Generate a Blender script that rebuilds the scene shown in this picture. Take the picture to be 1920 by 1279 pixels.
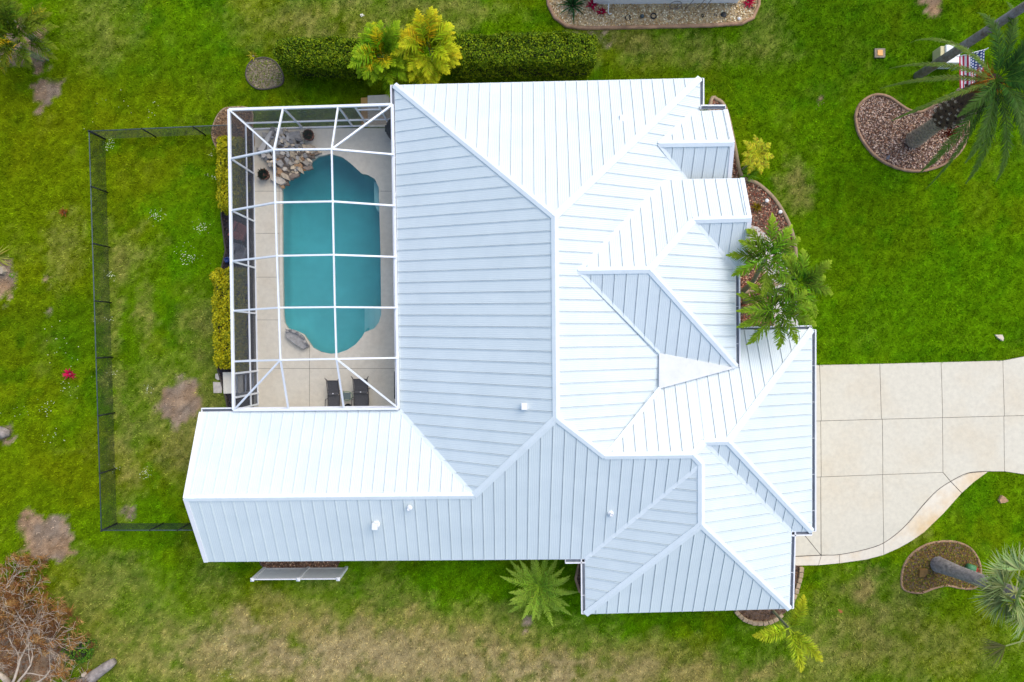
import bpy, bmesh, math, random
import numpy as np
from mathutils import Vector, Matrix
from mathutils.geometry import tessellate_polygon

for o in list(bpy.data.objects):
    bpy.data.objects.remove(o, do_unlink=True)
scene = bpy.context.scene
C = scene.collection
R = math.radians
rng = np.random.default_rng(7)
random.seed(7)

# ------------------------------------------------------------------ camera
CAM_H, FPX = 31.0, 1280.0
cam = bpy.data.cameras.new('camera')
cam.sensor_width = 36.0
cam.lens = 36.0 * FPX / 1920.0
cam.clip_end = 2000
camo = bpy.data.objects.new('camera', cam)
camo.location = (0, 0, CAM_H)
C.objects.link(camo)
scene.camera = camo

# ------------------------------------------------------------------ light
SUN_EL, SUN_AZ = 52.0, 42.0          # azimuth measured from +Y towards +X
world = bpy.data.worlds.new('World')
scene.world = world
world.use_nodes = True
wn = world.node_tree
wn.nodes.clear()
sky = wn.nodes.new('ShaderNodeTexSky')
sky.sky_type = 'NISHITA'
sky.sun_disc = False
sky.sun_elevation = R(SUN_EL)
sky.sun_rotation = R(SUN_AZ)
sky.air_density = 1.0
sky.dust_density = 2.6
bg = wn.nodes.new('ShaderNodeBackground')
bg.inputs['Strength'].default_value = 0.15
wo = wn.nodes.new('ShaderNodeOutputWorld')
wn.links.new(sky.outputs[0], bg.inputs[0])
wn.links.new(bg.outputs[0], wo.inputs[0])
sun = bpy.data.lights.new('sun', 'SUN')
sun.energy = 0.78
sun.angle = R(60)
sun.color = (1.0, 0.945, 0.86)
suno = bpy.data.objects.new('sun', sun)
d = Vector((math.sin(R(SUN_AZ)) * math.cos(R(SUN_EL)), math.cos(R(SUN_AZ)) * math.cos(R(SUN_EL)), math.sin(R(SUN_EL))))
suno.rotation_euler = d.to_track_quat('Z', 'Y').to_euler()
suno.location = (10, 15, 40)
C.objects.link(suno)
scene.view_settings.view_transform = 'Standard'
scene.view_settings.look = 'None'
scene.view_settings.gamma = 1.0
scene.view_settings.exposure = 0.71
try:
    scene.cycles.transparent_max_bounces = 24
except Exception:
    pass


# ------------------------------------------------------------------ helpers
def P(px, py, z=0.0):
    """photo pixel + height -> point in the place (camera looks straight down)"""
    return Vector(((px - 960.0) * (CAM_H - z) / FPX, (639.5 - py) * (CAM_H - z) / FPX, z))


def lin(r, g, b):
    f = lambda c: (c / 255.0 / 12.92) if c <= 10 else ((c / 255.0 + 0.055) / 1.055) ** 2.4
    return (f(r), f(g), f(b))


def root_of(o):
    while o.parent is not None:
        o = o.parent
    return o


def finish(o, parent, mat):
    C.objects.link(o)
    if parent is not None:
        o.parent = parent
    if mat is not None:
        o.data.materials.append(mat)
    return o


def offset_for(parent):
    return Vector(root_of(parent).location) if parent is not None else Vector((0, 0, 0))


def tag(o, label=None, cat=None, group=None, kind=None):
    if label: o['label'] = label
    if cat: o['category'] = cat
    if group: o['group'] = group
    if kind: o['kind'] = kind
    return o


def thing(name, label, cat, loc, group=None):
    o = bpy.data.objects.new(name, None)
    o.empty_display_size = 0.2
    o.location = loc
    C.objects.link(o)
    tag(o, label, cat, group)
    return o


class MB:
    """collects geometry in place coordinates, build() links it as ONE mesh object"""
    def __init__(s):
        s.v, s.f, s.uv = [], [], None

    def add(s, vs, fs):
        n = len(s.v)
        s.v += [tuple(v) for v in vs]
        s.f += [tuple(i + n for i in f) for f in fs]

    def frame_box(s, c, ax, ay, az):
        c, ax, ay, az = Vector(c), Vector(ax), Vector(ay), Vector(az)
        vs = [c + sx * ax + sy * ay + sz * az for sz in (-1, 1) for sx, sy in ((-1, -1), (1, -1), (1, 1), (-1, 1))]
        s.add(vs, [(3, 2, 1, 0), (4, 5, 6, 7), (0, 1, 5, 4), (1, 2, 6, 5), (2, 3, 7, 6), (3, 0, 4, 7)])

    def box(s, c, size, rz=0.0):
        m = Matrix.Rotation(rz, 3, 'Z')
        s.frame_box(c, m @ Vector((size[0] / 2, 0, 0)), m @ Vector((0, size[1] / 2, 0)), (0, 0, size[2] / 2))

    def bar(s, p, q, w, h, up=(0, 0, 1)):
        p, q = Vector(p), Vector(q)
        dd = q - p
        if dd.length < 1e-6: return
        z = Vector(up)
        x = dd.normalized()
        if abs(x.dot(z)) > 0.98: z = Vector((0, 1, 0))
        y = z.cross(x).normalized()
        z = x.cross(y).normalized()
        s.frame_box((p + q) / 2, dd / 2, y * w / 2, z * h / 2)

    def tube(s, pts, rad, n=6, caps=True):
        pts = [Vector(p) for p in pts]
        if not hasattr(rad, '__len__'): rad = [rad] * len(pts)
        base = len(s.v)
        prev = None
        for i, p in enumerate(pts):
            t = (pts[min(i + 1, len(pts) - 1)] - pts[max(i - 1, 0)])
            if t.length < 1e-9: t = Vector((0, 0, 1))
            t.normalize()
            a = prev if prev is not None else (Vector((1, 0, 0)) if abs(t.x) < 0.9 else Vector((0, 1, 0)))
            u = (a - t * a.dot(t)).normalized()
            prev = u
            w = t.cross(u)
            for k in range(n):
                an = 2 * math.pi * k / n
                s.v.append(tuple(p + (u * math.cos(an) + w * math.sin(an)) * rad[i]))
        for i in range(len(pts) - 1):
            for k in range(n):
                a, b = base + i * n + k, base + i * n + (k + 1) % n
                s.f.append((a, b, b + n, a + n))
        if caps:
            s.f.append(tuple(base + k for k in range(n))[::-1])
            s.f.append(tuple(base + (len(pts) - 1) * n + k for k in range(n)))

    def lathe(s, c, prof, n=16):
        c = Vector(c)
        base = len(s.v)
        for r, z in prof:
            for k in range(n):
                an = 2 * math.pi * k / n
                s.v.append((c.x + r * math.cos(an), c.y + r * math.sin(an), c.z + z))
        for i in range(len(prof) - 1):
            for k in range(n):
                a, b = base + i * n + k, base + i * n + (k + 1) % n
                s.f.append((a, b, b + n, a + n))
        s.f.append(tuple(base + k for k in range(n))[::-1])
        s.f.append(tuple(base + (len(prof) - 1) * n + k for k in range(n)))

    def prism(s, poly, z0, z1, holes=()):
        """poly: 2D/3D points (plan), z0/z1 numbers or lists"""
        loops = [list(poly)] + [list(h) for h in holes]
        tris = tessellate_polygon([[Vector((p[0], p[1], 0)) for p in l] for l in loops])
        allp = [p for l in loops for p in l]
        n = len(allp)
        zz0 = z0 if hasattr(z0, '__len__') else [z0] * n
        zz1 = z1 if hasattr(z1, '__len__') else [z1] * n
        b = len(s.v)
        s.v += [(p[0], p[1], zz0[i]) for i, p in enumerate(allp)] + [(p[0], p[1], zz1[i]) for i, p in enumerate(allp)]
        for t in tris:
            ar = sum(allp[t[i]][0] * allp[t[(i + 1) % 3]][1] - allp[t[(i + 1) % 3]][0] * allp[t[i]][1] for i in range(3))
            t = tuple(t) if ar > 0 else tuple(t[::-1])
            s.f.append(tuple(b + n + i for i in t))
            s.f.append(tuple(b + i for i in t[::-1]))
        k = 0
        for li, l in enumerate(loops):
            m = len(l)
            ar = sum(l[i][0] * l[(i + 1) % m][1] - l[(i + 1) % m][0] * l[i][1] for i in range(m))
            for i in range(m):
                a, c2 = b + k + i, b + k + (i + 1) % m
                q = (a, c2, c2 + n, a + n)
                if (ar > 0) != (li == 0): q = q[::-1]
                s.f.append(q)
            k += m

    def build(s, name, mat, parent=None, smooth=False, bevel=0.0):
        off = offset_for(parent)
        me = bpy.data.meshes.new(name)
        me.from_pydata([(x - off.x, y - off.y, z - off.z) for x, y, z in s.v], [], s.f)
        me.update()
        if smooth:
            me.polygons.foreach_set('use_smooth', [True] * len(me.polygons))
        if s.uv is not None:
            uvl = me.uv_layers.new(name='uv')
            for li, l in enumerate(me.loops):
                uvl.data[li].uv = s.uv[l.vertex_index]
        o = finish(bpy.data.objects.new(name, me), parent, mat)
        if bevel > 0:
            m = o.modifiers.new('bevel', 'BEVEL'); m.width = bevel; m.segments = 2; m.limit_method = 'ANGLE'
        return o


def soup(name, quads, cols, mat, parent=None):
    """quads: (N,k,3) numpy, one face each; cols: (N,3) face colours"""
    N, k = quads.shape[:2]
    off = np.array(offset_for(parent))
    me = bpy.data.meshes.new(name)
    me.vertices.add(N * k)
    me.vertices.foreach_set('co', (quads - off).astype(np.float32).ravel())
    me.loops.add(N * k)
    me.loops.foreach_set('vertex_index', np.arange(N * k, dtype=np.int32))
    me.polygons.add(N)
    me.polygons.foreach_set('loop_start', np.arange(0, N * k, k, dtype=np.int32))
    me.update(calc_edges=True)
    a = me.attributes.new('col', 'FLOAT_COLOR', 'FACE')
    a.data.foreach_set('color', np.concatenate([cols, np.ones((N, 1))], axis=1).astype(np.float32).ravel())
    return finish(bpy.data.objects.new(name, me), parent, mat)


# ------------------------------------------------------------------ materials
def nodes_mat(name):
    m = bpy.data.materials.new(name)
    m.use_nodes = True
    nt = m.node_tree
    return m, nt, nt.nodes['Principled BSDF']


def mat(name, col, rough=0.7, var=0.12, scale=3.0, bump=0.0, bscale=40.0, metal=0.0, col2=None, spec=0.4, fine=None):
    m, nt, b = nodes_mat(name)
    N, L = nt.nodes, nt.links
    tc = N.new('ShaderNodeTexCoord')
    nz = N.new('ShaderNodeTexNoise')
    nz.inputs['Scale'].default_value = scale
    nz.inputs['Detail'].default_value = 8
    nz.inputs['Roughness'].default_value = 0.65
    L.new(tc.outputs['Object'], nz.inputs['Vector'])
    rp = N.new('ShaderNodeValToRGB')
    rp.color_ramp.elements[0].position = 0.3
    rp.color_ramp.elements[1].position = 0.7
    c2 = col2 if col2 else tuple(min(1, c * (1 + var)) for c in col)
    c1 = col if col2 else tuple(c * (1 - var) for c in col)
    rp.color_ramp.elements[0].color = (*c1, 1)
    rp.color_ramp.elements[1].color = (*c2, 1)
    L.new(nz.outputs['Fac'], rp.inputs['Fac'])
    L.new(rp.outputs['Color'], b.inputs['Base Color'])
    b.inputs['Roughness'].default_value = rough
    b.inputs['Metallic'].default_value = metal
    b.inputs['Specular IOR Level'].default_value = spec
    if bump > 0:
        n2 = N.new('ShaderNodeTexNoise')
        n2.inputs['Scale'].default_value = bscale
        n2.inputs['Detail'].default_value = 4
        L.new(tc.outputs['Object'], n2.inputs['Vector'])
        bp = N.new('ShaderNodeBump')
        bp.inputs['Strength'].default_value = bump
        bp.inputs['Distance'].default_value = 0.03
        L.new(n2.outputs['Fac'], bp.inputs['Height'])
        L.new(bp.outputs['Normal'], b.inputs['Normal'])
    return m


def attr_mat(name, rough=0.6, trans=0.0, spec=0.3, fine=0.0, fscale=60):
    """colour from the face/vertex attribute 'col' (leaves, blades, chips)"""
    m, nt, b = nodes_mat(name)
    N, L = nt.nodes, nt.links
    a = N.new('ShaderNodeAttribute')
    a.attribute_name = 'col'
    src = a.outputs['Color']
    b.inputs['Roughness'].default_value = rough
    b.inputs['Specular IOR Level'].default_value = spec
    if fine > 0:
        tc = N.new('ShaderNodeTexCoord')
        nz = N.new('ShaderNodeTexNoise'); nz.inputs['Scale'].default_value = fscale; nz.inputs['Detail'].default_value = 5
        nz.inputs['Roughness'].default_value = 0.7
        L.new(tc.outputs['Object'], nz.inputs['Vector'])
        mr = N.new('ShaderNodeMapRange')
        mr.inputs['From Min'].default_value = 0.25; mr.inputs['From Max'].default_value = 0.75
        mr.inputs['To Min'].default_value = 1 - fine; mr.inputs['To Max'].default_value = 1 + fine
        L.new(nz.outputs['Fac'], mr.inputs['Value'])
        mx = N.new('ShaderNodeVectorMath'); mx.operation = 'SCALE'
        L.new(src, mx.inputs[0]); L.new(mr.outputs[0], mx.inputs['Scale'])
        src = mx.outputs[0]
        bp = N.new('ShaderNodeBump'); bp.inputs['Strength'].default_value = 0.6; bp.inputs['Distance'].default_value = 0.03
        L.new(nz.outputs['Fac'], bp.inputs['Height']); L.new(bp.outputs['Normal'], b.inputs['Normal'])
    L.new(src, b.inputs['Base Color'])
    if trans > 0:
        tr = N.new('ShaderNodeBsdfTranslucent')
        L.new(src, tr.inputs['Color'])
        mx = N.new('ShaderNodeMixShader'); mx.inputs[0].default_value = trans
        out = N['Material Output']
        L.new(b.outputs[0], mx.inputs[1]); L.new(tr.outputs[0], mx.inputs[2]); L.new(mx.outputs[0], out.inputs['Surface'])
    return m


def screen_mat(name, opacity, col):
    m, nt, b = nodes_mat(name)
    N, L = nt.nodes, nt.links
    tr = N.new('ShaderNodeBsdfTransparent')
    mx = N.new('ShaderNodeMixShader')
    tc = N.new('ShaderNodeTexCoord')
    nz = N.new('ShaderNodeTexNoise'); nz.inputs['Scale'].default_value = 0.8
    L.new(tc.outputs['Object'], nz.inputs['Vector'])
    mr = N.new('ShaderNodeMapRange'); mr.inputs['To Min'].default_value = opacity * 0.85; mr.inputs['To Max'].default_value = opacity * 1.15
    L.new(nz.outputs['Fac'], mr.inputs['Value']); L.new(mr.outputs[0], mx.inputs[0])
    b.inputs['Base Color'].default_value = (*col, 1); b.inputs['Roughness'].default_value = 0.8
    L.new(tr.outputs[0], mx.inputs[1]); L.new(b.outputs[0], mx.inputs[2])
    L.new(mx.outputs[0], N['Material Output'].inputs['Surface'])
    return m


def panel_mat():
    m, nt, b = nodes_mat('roof_metal')
    N, L = nt.nodes, nt.links
    uv = N.new('ShaderNodeUVMap'); uv.uv_map = 'uv'
    sx = N.new('ShaderNodeSeparateXYZ'); L.new(uv.outputs[0], sx.inputs[0])
    mu = N.new('ShaderNodeMath'); mu.operation = 'MULTIPLY'; mu.inputs[1].default_value = 2 * math.pi / 0.0742
    L.new(sx.outputs['X'], mu.inputs[0])
    sn = N.new('ShaderNodeMath'); sn.operation = 'SINE'; L.new(mu.outputs[0], sn.inputs[0])
    tc = N.new('ShaderNodeTexCoord')
    nz = N.new('ShaderNodeTexNoise'); nz.inputs['Scale'].default_value = 0.7; nz.inputs['Detail'].default_value = 9; nz.inputs['Roughness'].default_value = 0.7
    L.new(tc.outputs['Object'], nz.inputs['Vector'])
    ad = N.new('ShaderNodeMath'); ad.operation = 'MULTIPLY_ADD'; ad.inputs[1].default_value = 0.13; 
    L.new(sn.outputs[0], ad.inputs[0]); L.new(nz.outputs['Fac'], ad.inputs[2])
    rp = N.new('ShaderNodeValToRGB')
    rp.color_ramp.elements[0].position = 0.2; rp.color_ramp.elements[0].color = (0.60, 0.68, 0.69, 1)
    rp.color_ramp.elements[1].position = 0.75; rp.color_ramp.elements[1].color = (0.70, 0.775, 0.775, 1)
    L.new(ad.outputs[0], rp.inputs['Fac']); L.new(rp.outputs[0], b.inputs['Base Color'])
    bp = N.new('ShaderNodeBump'); bp.inputs['Strength'].default_value = 0.25; bp.inputs['Distance'].default_value = 0.006
    L.new(sn.outputs[0], bp.inputs['Height']); L.new(bp.outputs[0], b.inputs['Normal'])
    b.inputs['Roughness'].default_value = 0.42
    b.inputs['Specular IOR Level'].default_value = 0.5
    return m


def concrete_mat(name, col, stain, amount=0.5, scale=0.35):
    m, nt, b = nodes_mat(name)
    N, L = nt.nodes, nt.links
    ge = N.new('ShaderNodeNewGeometry')
    n1 = N.new('ShaderNodeTexNoise'); n1.inputs['Scale'].default_value = scale; n1.inputs['Detail'].default_value = 7; n1.inputs['Roughness'].default_value = 0.6
    n2 = N.new('ShaderNodeTexNoise'); n2.inputs['Scale'].default_value = 5.0; n2.inputs['Detail'].default_value = 10; n2.inputs['Roughness'].default_value = 0.75
    L.new(ge.outputs['Position'], n1.inputs['Vector']); L.new(ge.outputs['Position'], n2.inputs['Vector'])
    r1 = N.new('ShaderNodeValToRGB'); r1.color_ramp.elements[0].position = 0.48; r1.color_ramp.elements[1].position = 0.72
    r1.color_ramp.elements[0].color = (*col, 1); r1.color_ramp.elements[1].color = (*[c * (1 - amount) + s * amount for c, s in zip(col, stain)], 1)
    L.new(n1.outputs['Fac'], r1.inputs['Fac'])
    mr = N.new('ShaderNodeMapRange'); mr.inputs['From Min'].default_value = 0.25; mr.inputs['From Max'].default_value = 0.75
    mr.inputs['To Min'].default_value = 0.86; mr.inputs['To Max'].default_value = 1.1
    L.new(n2.outputs['Fac'], mr.inputs['Value'])
    mx = N.new('ShaderNodeVectorMath'); mx.operation = 'SCALE'
    L.new(r1.outputs[0], mx.inputs[0]); L.new(mr.outputs[0], mx.inputs['Scale'])
    L.new(mx.outputs[0], b.inputs['Base Color'])
    bp = N.new('ShaderNodeBump'); bp.inputs['Strength'].default_value = 0.15; bp.inputs['Distance'].default_value = 0.01
    L.new(n2.outputs['Fac'], bp.inputs['Height']); L.new(bp.outputs[0], b.inputs['Normal'])
    b.inputs['Roughness'].default_value = 0.85
    return m


M = {
    'panel': panel_mat(),
    'cap': mat('cap_metal', (0.72, 0.79, 0.80), 0.4, 0.04, 1.5),
    'trim': mat('white_trim', (0.80, 0.81, 0.82), 0.45, 0.04, 2.0),
    'under': mat('roof_underlay', (0.36, 0.40, 0.44), 0.8, 0.15, 3.0),
    'membrane': mat('roof_membrane', (0.70, 0.715, 0.72), 0.75, 0.07, 2.5, 0.2, 25),
    'gutter_dark': mat('gutter_dark', (0.13, 0.15, 0.18), 0.6, 0.25, 4.0),
    'stucco': mat('stucco', (0.72, 0.70, 0.66), 0.9, 0.06, 2.0, 0.3, 60),
    'alu': mat('white_aluminium', (0.78, 0.81, 0.84), 0.4, 0.05, 2.0),
    'screen': screen_mat('roof_screen', 0.07, (0.10, 0.11, 0.12)),
    'screen_wall': screen_mat('wall_screen', 0.66, (0.06, 0.065, 0.08)),
    'deck': concrete_mat('deck_concrete', (0.665, 0.62, 0.51), (0.56, 0.47, 0.34), 0.5, 0.4),
    'drive': concrete_mat('drive_concrete', (0.675, 0.63, 0.50), (0.62, 0.50, 0.32), 0.45, 0.26),
    'border': concrete_mat('border_concrete', (0.76, 0.69, 0.55), (0.70, 0.47, 0.20), 0.75, 0.45),
    'path': concrete_mat('path_concrete', (0.60, 0.57, 0.52), (0.45, 0.40, 0.32), 0.4, 0.8),
    'slabstep': concrete_mat('step_concrete', (0.84, 0.77, 0.62), (0.80, 0.62, 0.38), 0.4, 0.8),
    'rust': mat('stained_concrete', (0.70, 0.40, 0.12), 0.9, 0.2, 2.5),
    'joint': mat('joint_dark', (0.12, 0.10, 0.08), 0.95, 0.2, 6.0),
    'plaster': mat('pool_plaster', (0.19, 0.60, 0.62), 0.7, 0.14, 0.35),
    'stepplaster': mat('pool_step_plaster', (0.40, 0.70, 0.70), 0.7, 0.06, 1.5),
    'mulch': mat('mulch_ground', (0.16, 0.105, 0.075), 0.95, 0.4, 9.0, 0.8, 30),
    'dark_mulch': mat('dark_mulch', (0.035, 0.03, 0.035), 0.95, 0.4, 9.0, 0.8, 30),
    'sand': mat('sandy_soil', (0.26, 0.22, 0.16), 0.95, 0.3, 7.0, 0.6, 30),
    'gravelbase': mat('gravel_base', (0.50, 0.38, 0.22), 0.95, 0.25, 9.0, 0.8, 40),
    'kerb': mat('kerb_terracotta', (0.36, 0.22, 0.13), 0.9, 0.4, 3.0, 0.3, 30),
    'kerbtan': mat('kerb_tan', (0.36, 0.26, 0.16), 0.9, 0.2, 4.0, 0.3, 30),
    'edging': mat('dark_edging', (0.09, 0.075, 0.06), 0.9, 0.25, 4.0),
    'block': mat('edging_stone', (0.42, 0.31, 0.19), 0.9, 0.25, 6.0, 0.5, 25),
    'black': mat('black_metal', (0.012, 0.016, 0.018), 0.5, 0.2, 4.0),
    'rail': mat('fence_rail', (0.06, 0.09, 0.10), 0.5, 0.2, 4.0),
    'sling': mat('sling_fabric', (0.085, 0.085, 0.09), 0.85, 0.12, 12.0, 0.3, 120),
    'brownframe': mat('brown_frame', (0.05, 0.042, 0.04), 0.5, 0.2, 5.0),
    'cover': mat('black_cover', (0.018, 0.024, 0.028), 0.7, 0.25, 3.0, 0.4, 8),
    'terracotta': mat('terracotta', (0.22, 0.085, 0.05), 0.85, 0.2, 8.0),
    'redplastic': mat('chair_red', (0.42, 0.13, 0.10), 0.6, 0.12, 5.0),
    'greyplastic': mat('chair_grey', (0.36, 0.32, 0.32), 0.6, 0.12, 5.0),
    'glass_green': mat('table_glass', (0.12, 0.16, 0.15), 0.15, 0.1, 4.0),
    'greenpot': mat('green_pot', (0.07, 0.22, 0.09), 0.5, 0.15, 5.0),
    'bluepot': mat('blue_pot', (0.02, 0.05, 0.20), 0.3, 0.15, 5.0),
    'bark': mat('grey_bark', (0.27, 0.24, 0.23), 0.95, 0.45, 7.0, 0.9, 25),
    'barkdark': mat('palm_bark', (0.30, 0.24, 0.17), 0.95, 0.5, 12.0, 1.0, 28),
    'boots': mat('palm_boots', (0.075, 0.045, 0.028), 0.95, 0.5, 10.0, 0.6, 20),
    'boottip': mat('boot_tip', (0.36, 0.28, 0.20), 0.9, 0.25, 12.0),
    'greenstem': mat('green_stem', (0.24, 0.26, 0.15), 0.7, 0.25, 8.0),
    'pole': mat('weathered_pole', (0.33, 0.31, 0.31), 0.95, 0.4, 3.5, 0.7, 22, col2=(0.14, 0.10, 0.075)),
    'deadwood': mat('dead_wood', (0.52, 0.43, 0.33), 0.9, 0.25, 6.0),
    'logwood': mat('log_wood', (0.30, 0.26, 0.23), 0.95, 0.45, 5.0, 0.9, 18),
    'whitebox': mat('white_box', (0.80, 0.82, 0.80), 0.5, 0.05, 3.0),
    'cream': mat('cream_box', (0.62, 0.56, 0.30), 0.6, 0.1, 3.0),
    'orange': mat('orange_lid', (0.80, 0.42, 0.12), 0.6, 0.12, 3.0),
    'wallwhite': mat('neighbour_wall', (0.80, 0.82, 0.84), 0.8, 0.06, 1.2),
    'stone_w': mat('pale_stone', (0.56, 0.50, 0.42), 0.9, 0.25, 6.0, 0.5, 20),
    'ledge': mat('ledge_stone', (0.34, 0.33, 0.31), 0.9, 0.25, 9.0, 0.5, 20),
    'leaf': attr_mat('leaf', 0.6, 0.15, 0.12),
    'blade': attr_mat('grass_blade', 0.9, 0.25, 0.0),
    'chip': attr_mat('chip', 0.9, 0.0, 0.2),
    'rock': attr_mat('rock_piece', 0.85, 0.0, 0.3, 0.35, 9),
    'lawn': attr_mat('lawn_soil', 0.95, 0.0, 0.0, 0.45, 22),
    'glass': mat('window_glass', (0.03, 0.05, 0.06), 0.08, 0.1, 1.0, spec=0.8),
}


def water_mat():
    m = bpy.data.materials.new('pool_water')
    m.use_nodes = True
    nt = m.node_tree; N, L = nt.nodes, nt.links
    N.clear()
    out = N.new('ShaderNodeOutputMaterial')
    tr = N.new('ShaderNodeBsdfTransparent')
    gl = N.new('ShaderNodeBsdfGlossy'); gl.inputs['Roughness'].default_value = 0.04
    fr = N.new('ShaderNodeFresnel'); fr.inputs['IOR'].default_value = 1.33
    tc = N.new('ShaderNodeTexCoord')
    nz = N.new('ShaderNodeTexNoise'); nz.inputs['Scale'].default_value = 2.2; nz.inputs['Detail'].default_value = 3
    bp = N.new('ShaderNodeBump'); bp.inputs['Strength'].default_value = 0.15; bp.inputs['Distance'].default_value = 0.03
    L.new(tc.outputs['Object'], nz.inputs['Vector']); L.new(nz.outputs['Fac'], bp.inputs['Height'])
    L.new(bp.outputs[0], gl.inputs['Normal']); L.new(bp.outputs[0], fr.inputs['Normal'])
    mx = N.new('ShaderNodeMixShader')
    L.new(fr.outputs[0], mx.inputs[0]); L.new(tr.outputs[0], mx.inputs[1]); L.new(gl.outputs[0], mx.inputs[2])
    L.new(mx.outputs[0], out.inputs['Surface'])
    va = N.new('ShaderNodeVolumeAbsorption')
    va.inputs['Color'].default_value = (0.04, 0.66, 0.70, 1); va.inputs['Density'].default_value = 0.46
    L.new(va.outputs[0], out.inputs['Volume'])
    return m


M['water'] = water_mat()


def flag_mat():
    m, nt, b = nodes_mat('flag_print')
    N, L = nt.nodes, nt.links
    uv = N.new('ShaderNodeUVMap'); uv.uv_map = 'uv'
    sp = N.new('ShaderNodeSeparateXYZ'); L.new(uv.outputs[0], sp.inputs[0])

    def math_(op, a, bb=None):
        n = N.new('ShaderNodeMath'); n.operation = op
        for i, v in enumerate((a, bb)):
            if v is None: continue
            if isinstance(v, (int, float)): n.inputs[i].default_value = v
            else: L.new(v, n.inputs[i])
        return n.outputs[0]
    u, v = sp.outputs['X'], sp.outputs['Y']     # u along the fly, v across the 13 stripes (0 = top stripe)
    st = math_('LESS_THAN', math_('MODULO', math_('MULTIPLY', v, 13.0), 2.0), 1.0)
    canton = math_('MULTIPLY', math_('LESS_THAN', u, 0.4), math_('LESS_THAN', v, 7.0 / 13))
    # rows of stars as small dots, alternate rows shifted
    cu = math_('MULTIPLY', u, 6.0 / 0.4); cv = math_('MULTIPLY', v, 9.0 / (7.0 / 13) * 0.56)
    sh = math_('MULTIPLY', math_('MODULO', math_('FLOOR', cv), 2.0), 0.5)
    fu = math_('SUBTRACT', math_('FRACT', math_('ADD', cu, sh)), 0.5); fv = math_('SUBTRACT', math_('FRACT', cv), 0.5)
    star = math_('LESS_THAN', math_('ADD', math_('MULTIPLY', fu, fu), math_('MULTIPLY', fv, fv)), 0.085)

    def mixc(f, a, bb):
        n = N.new('ShaderNodeMix'); n.data_type = 'RGBA'
        L.new(f, n.inputs['Factor'])
        for i, c in ((6, a), (7, bb)):
            if isinstance(c, tuple): n.inputs[i].default_value = (*c, 1)
            else: L.new(c, n.inputs[i])
        return n.outputs[2]
    stripes = mixc(st, (0.80, 0.78, 0.80), (0.50, 0.02, 0.06))
    blue = mixc(star, (0.03, 0.06, 0.20), (0.75, 0.76, 0.80))
    L.new(mixc(canton, stripes, blue), b.inputs['Base Color'])
    b.inputs['Roughness'].default_value = 0.8
    return m


M['flag'] = flag_mat()


# ------------------------------------------------------------------ value noise for colour fields
class VNoise:
    def __init__(s, seed):
        s.t = np.random.default_rng(seed).random((256, 256))

    def __call__(s, x, y):
        xi, yi = np.floor(x).astype(int), np.floor(y).astype(int)
        fx, fy = x - xi, y - yi
        fx, fy = fx * fx * (3 - 2 * fx), fy * fy * (3 - 2 * fy)
        g = lambda a, b: s.t[a % 256, b % 256]
        return (g(xi, yi) * (1 - fx) + g(xi + 1, yi) * fx) * (1 - fy) + (g(xi, yi + 1) * (1 - fx) + g(xi + 1, yi + 1) * fx) * fy

    def fbm(s, x, y, o=4):
        r, a, t = 0, 0.5, 0
        for k in range(o):
            r = r + a * s(x * 2 ** k + 17 * k, y * 2 ** k + 31 * k); t += a; a *= 0.55
        return r / t


VA, VB, VC = VNoise(1), VNoise(2), VNoise(3)
K = CAM_H / FPX
# soil and worn patches of the lawn: pixel centre, radii, strength, hardness
DIRT = [(82, 168, 27, 26, 1.0), (100, 160, 22, 16, .9), (75, 188, 22, 18, .9), (90, 1010, 50, 48, 1.1), (58, 985, 24, 26, 1.0), (120, 1002, 24, 40, 1.0),
        (340, 755, 48, 48, 1.05), (330, 735, 30, 24, 1.0), (240, 955, 10, 18, .7), (1743, 8, 20, 24, 1.1), (1535, 192, 9, 11, 1.0), (985, 1175, 16, 15, .9),
        (1615, 1105, 38, 28, .75), (1630, 1150, 30, 40, .65), (35, 85, 66, 46, 1.25), (4, 520, 26, 48, 1.1), (8, 812, 18, 24, .8), (60, 1215, 85, 80, 1.1),
        (700, 1140, 18, 14, .0), (125, 430, 0.1, 0.1, .5), (90, 520, 6, 22, .55), (93, 580, 8, 8, .6), (1110, 75, 60, 14, .5)]
DRY = [(1618, 1118, 40, 45, 1.4), (700, 1215, 330, 70, 1.0), (520, 1190, 140, 60, 1.0), (640, 1230, 240, 60, 1.1), (950, 1255, 330, 55, 1.05), (1250, 1265, 330, 32, .8), (1640, 1185, 110, 90, .8), (1560, 1200, 120, 60, .7),
       (620, 45, 150, 55, .75), (800, 20, 130, 28, .65), (1180, 80, 90, 25, .75), (1310, 95, 150, 30, .5), (235, 490, 26, 38, .9), (250, 470, 40, 30, .5),
       (278, 585, 14, 80, .75), (350, 820, 90, 70, .75), (232, 860, 22, 90, .75), (385, 630, 40, 70, .6), (215, 700, 16, 200, .45), (190, 1120, 90, 70, .6),
       (270, 1220, 160, 70, .85), (400, 1240, 140, 50, .8), (1490, 345, 32, 40, .9), (205, 560, 14, 120, .55), (600, 1090, 60, 22, .4), (340, 760, 80, 75, .7),
       (1700, 1000, 30, 25, .4), (1760, 1220, 140, 60, .45), (120, 470, 30, 70, .4), (720, 1105, 28, 40, .45), (400, 1100, 50, 30, .4), (195, 40, 60, 70, .4), (1440, 60, 40, 60, .3)]
DRY = [(a, b, c, d_, e * (1.0 if b > 1150 and 380 < a < 1450 else .68)) for a, b, c, d_, e in DRY]
DIRT = [(a, b, c * .86, d_ * .86, e) for a, b, c, d_, e in DIRT if not 1600 < a < 1640]
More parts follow.
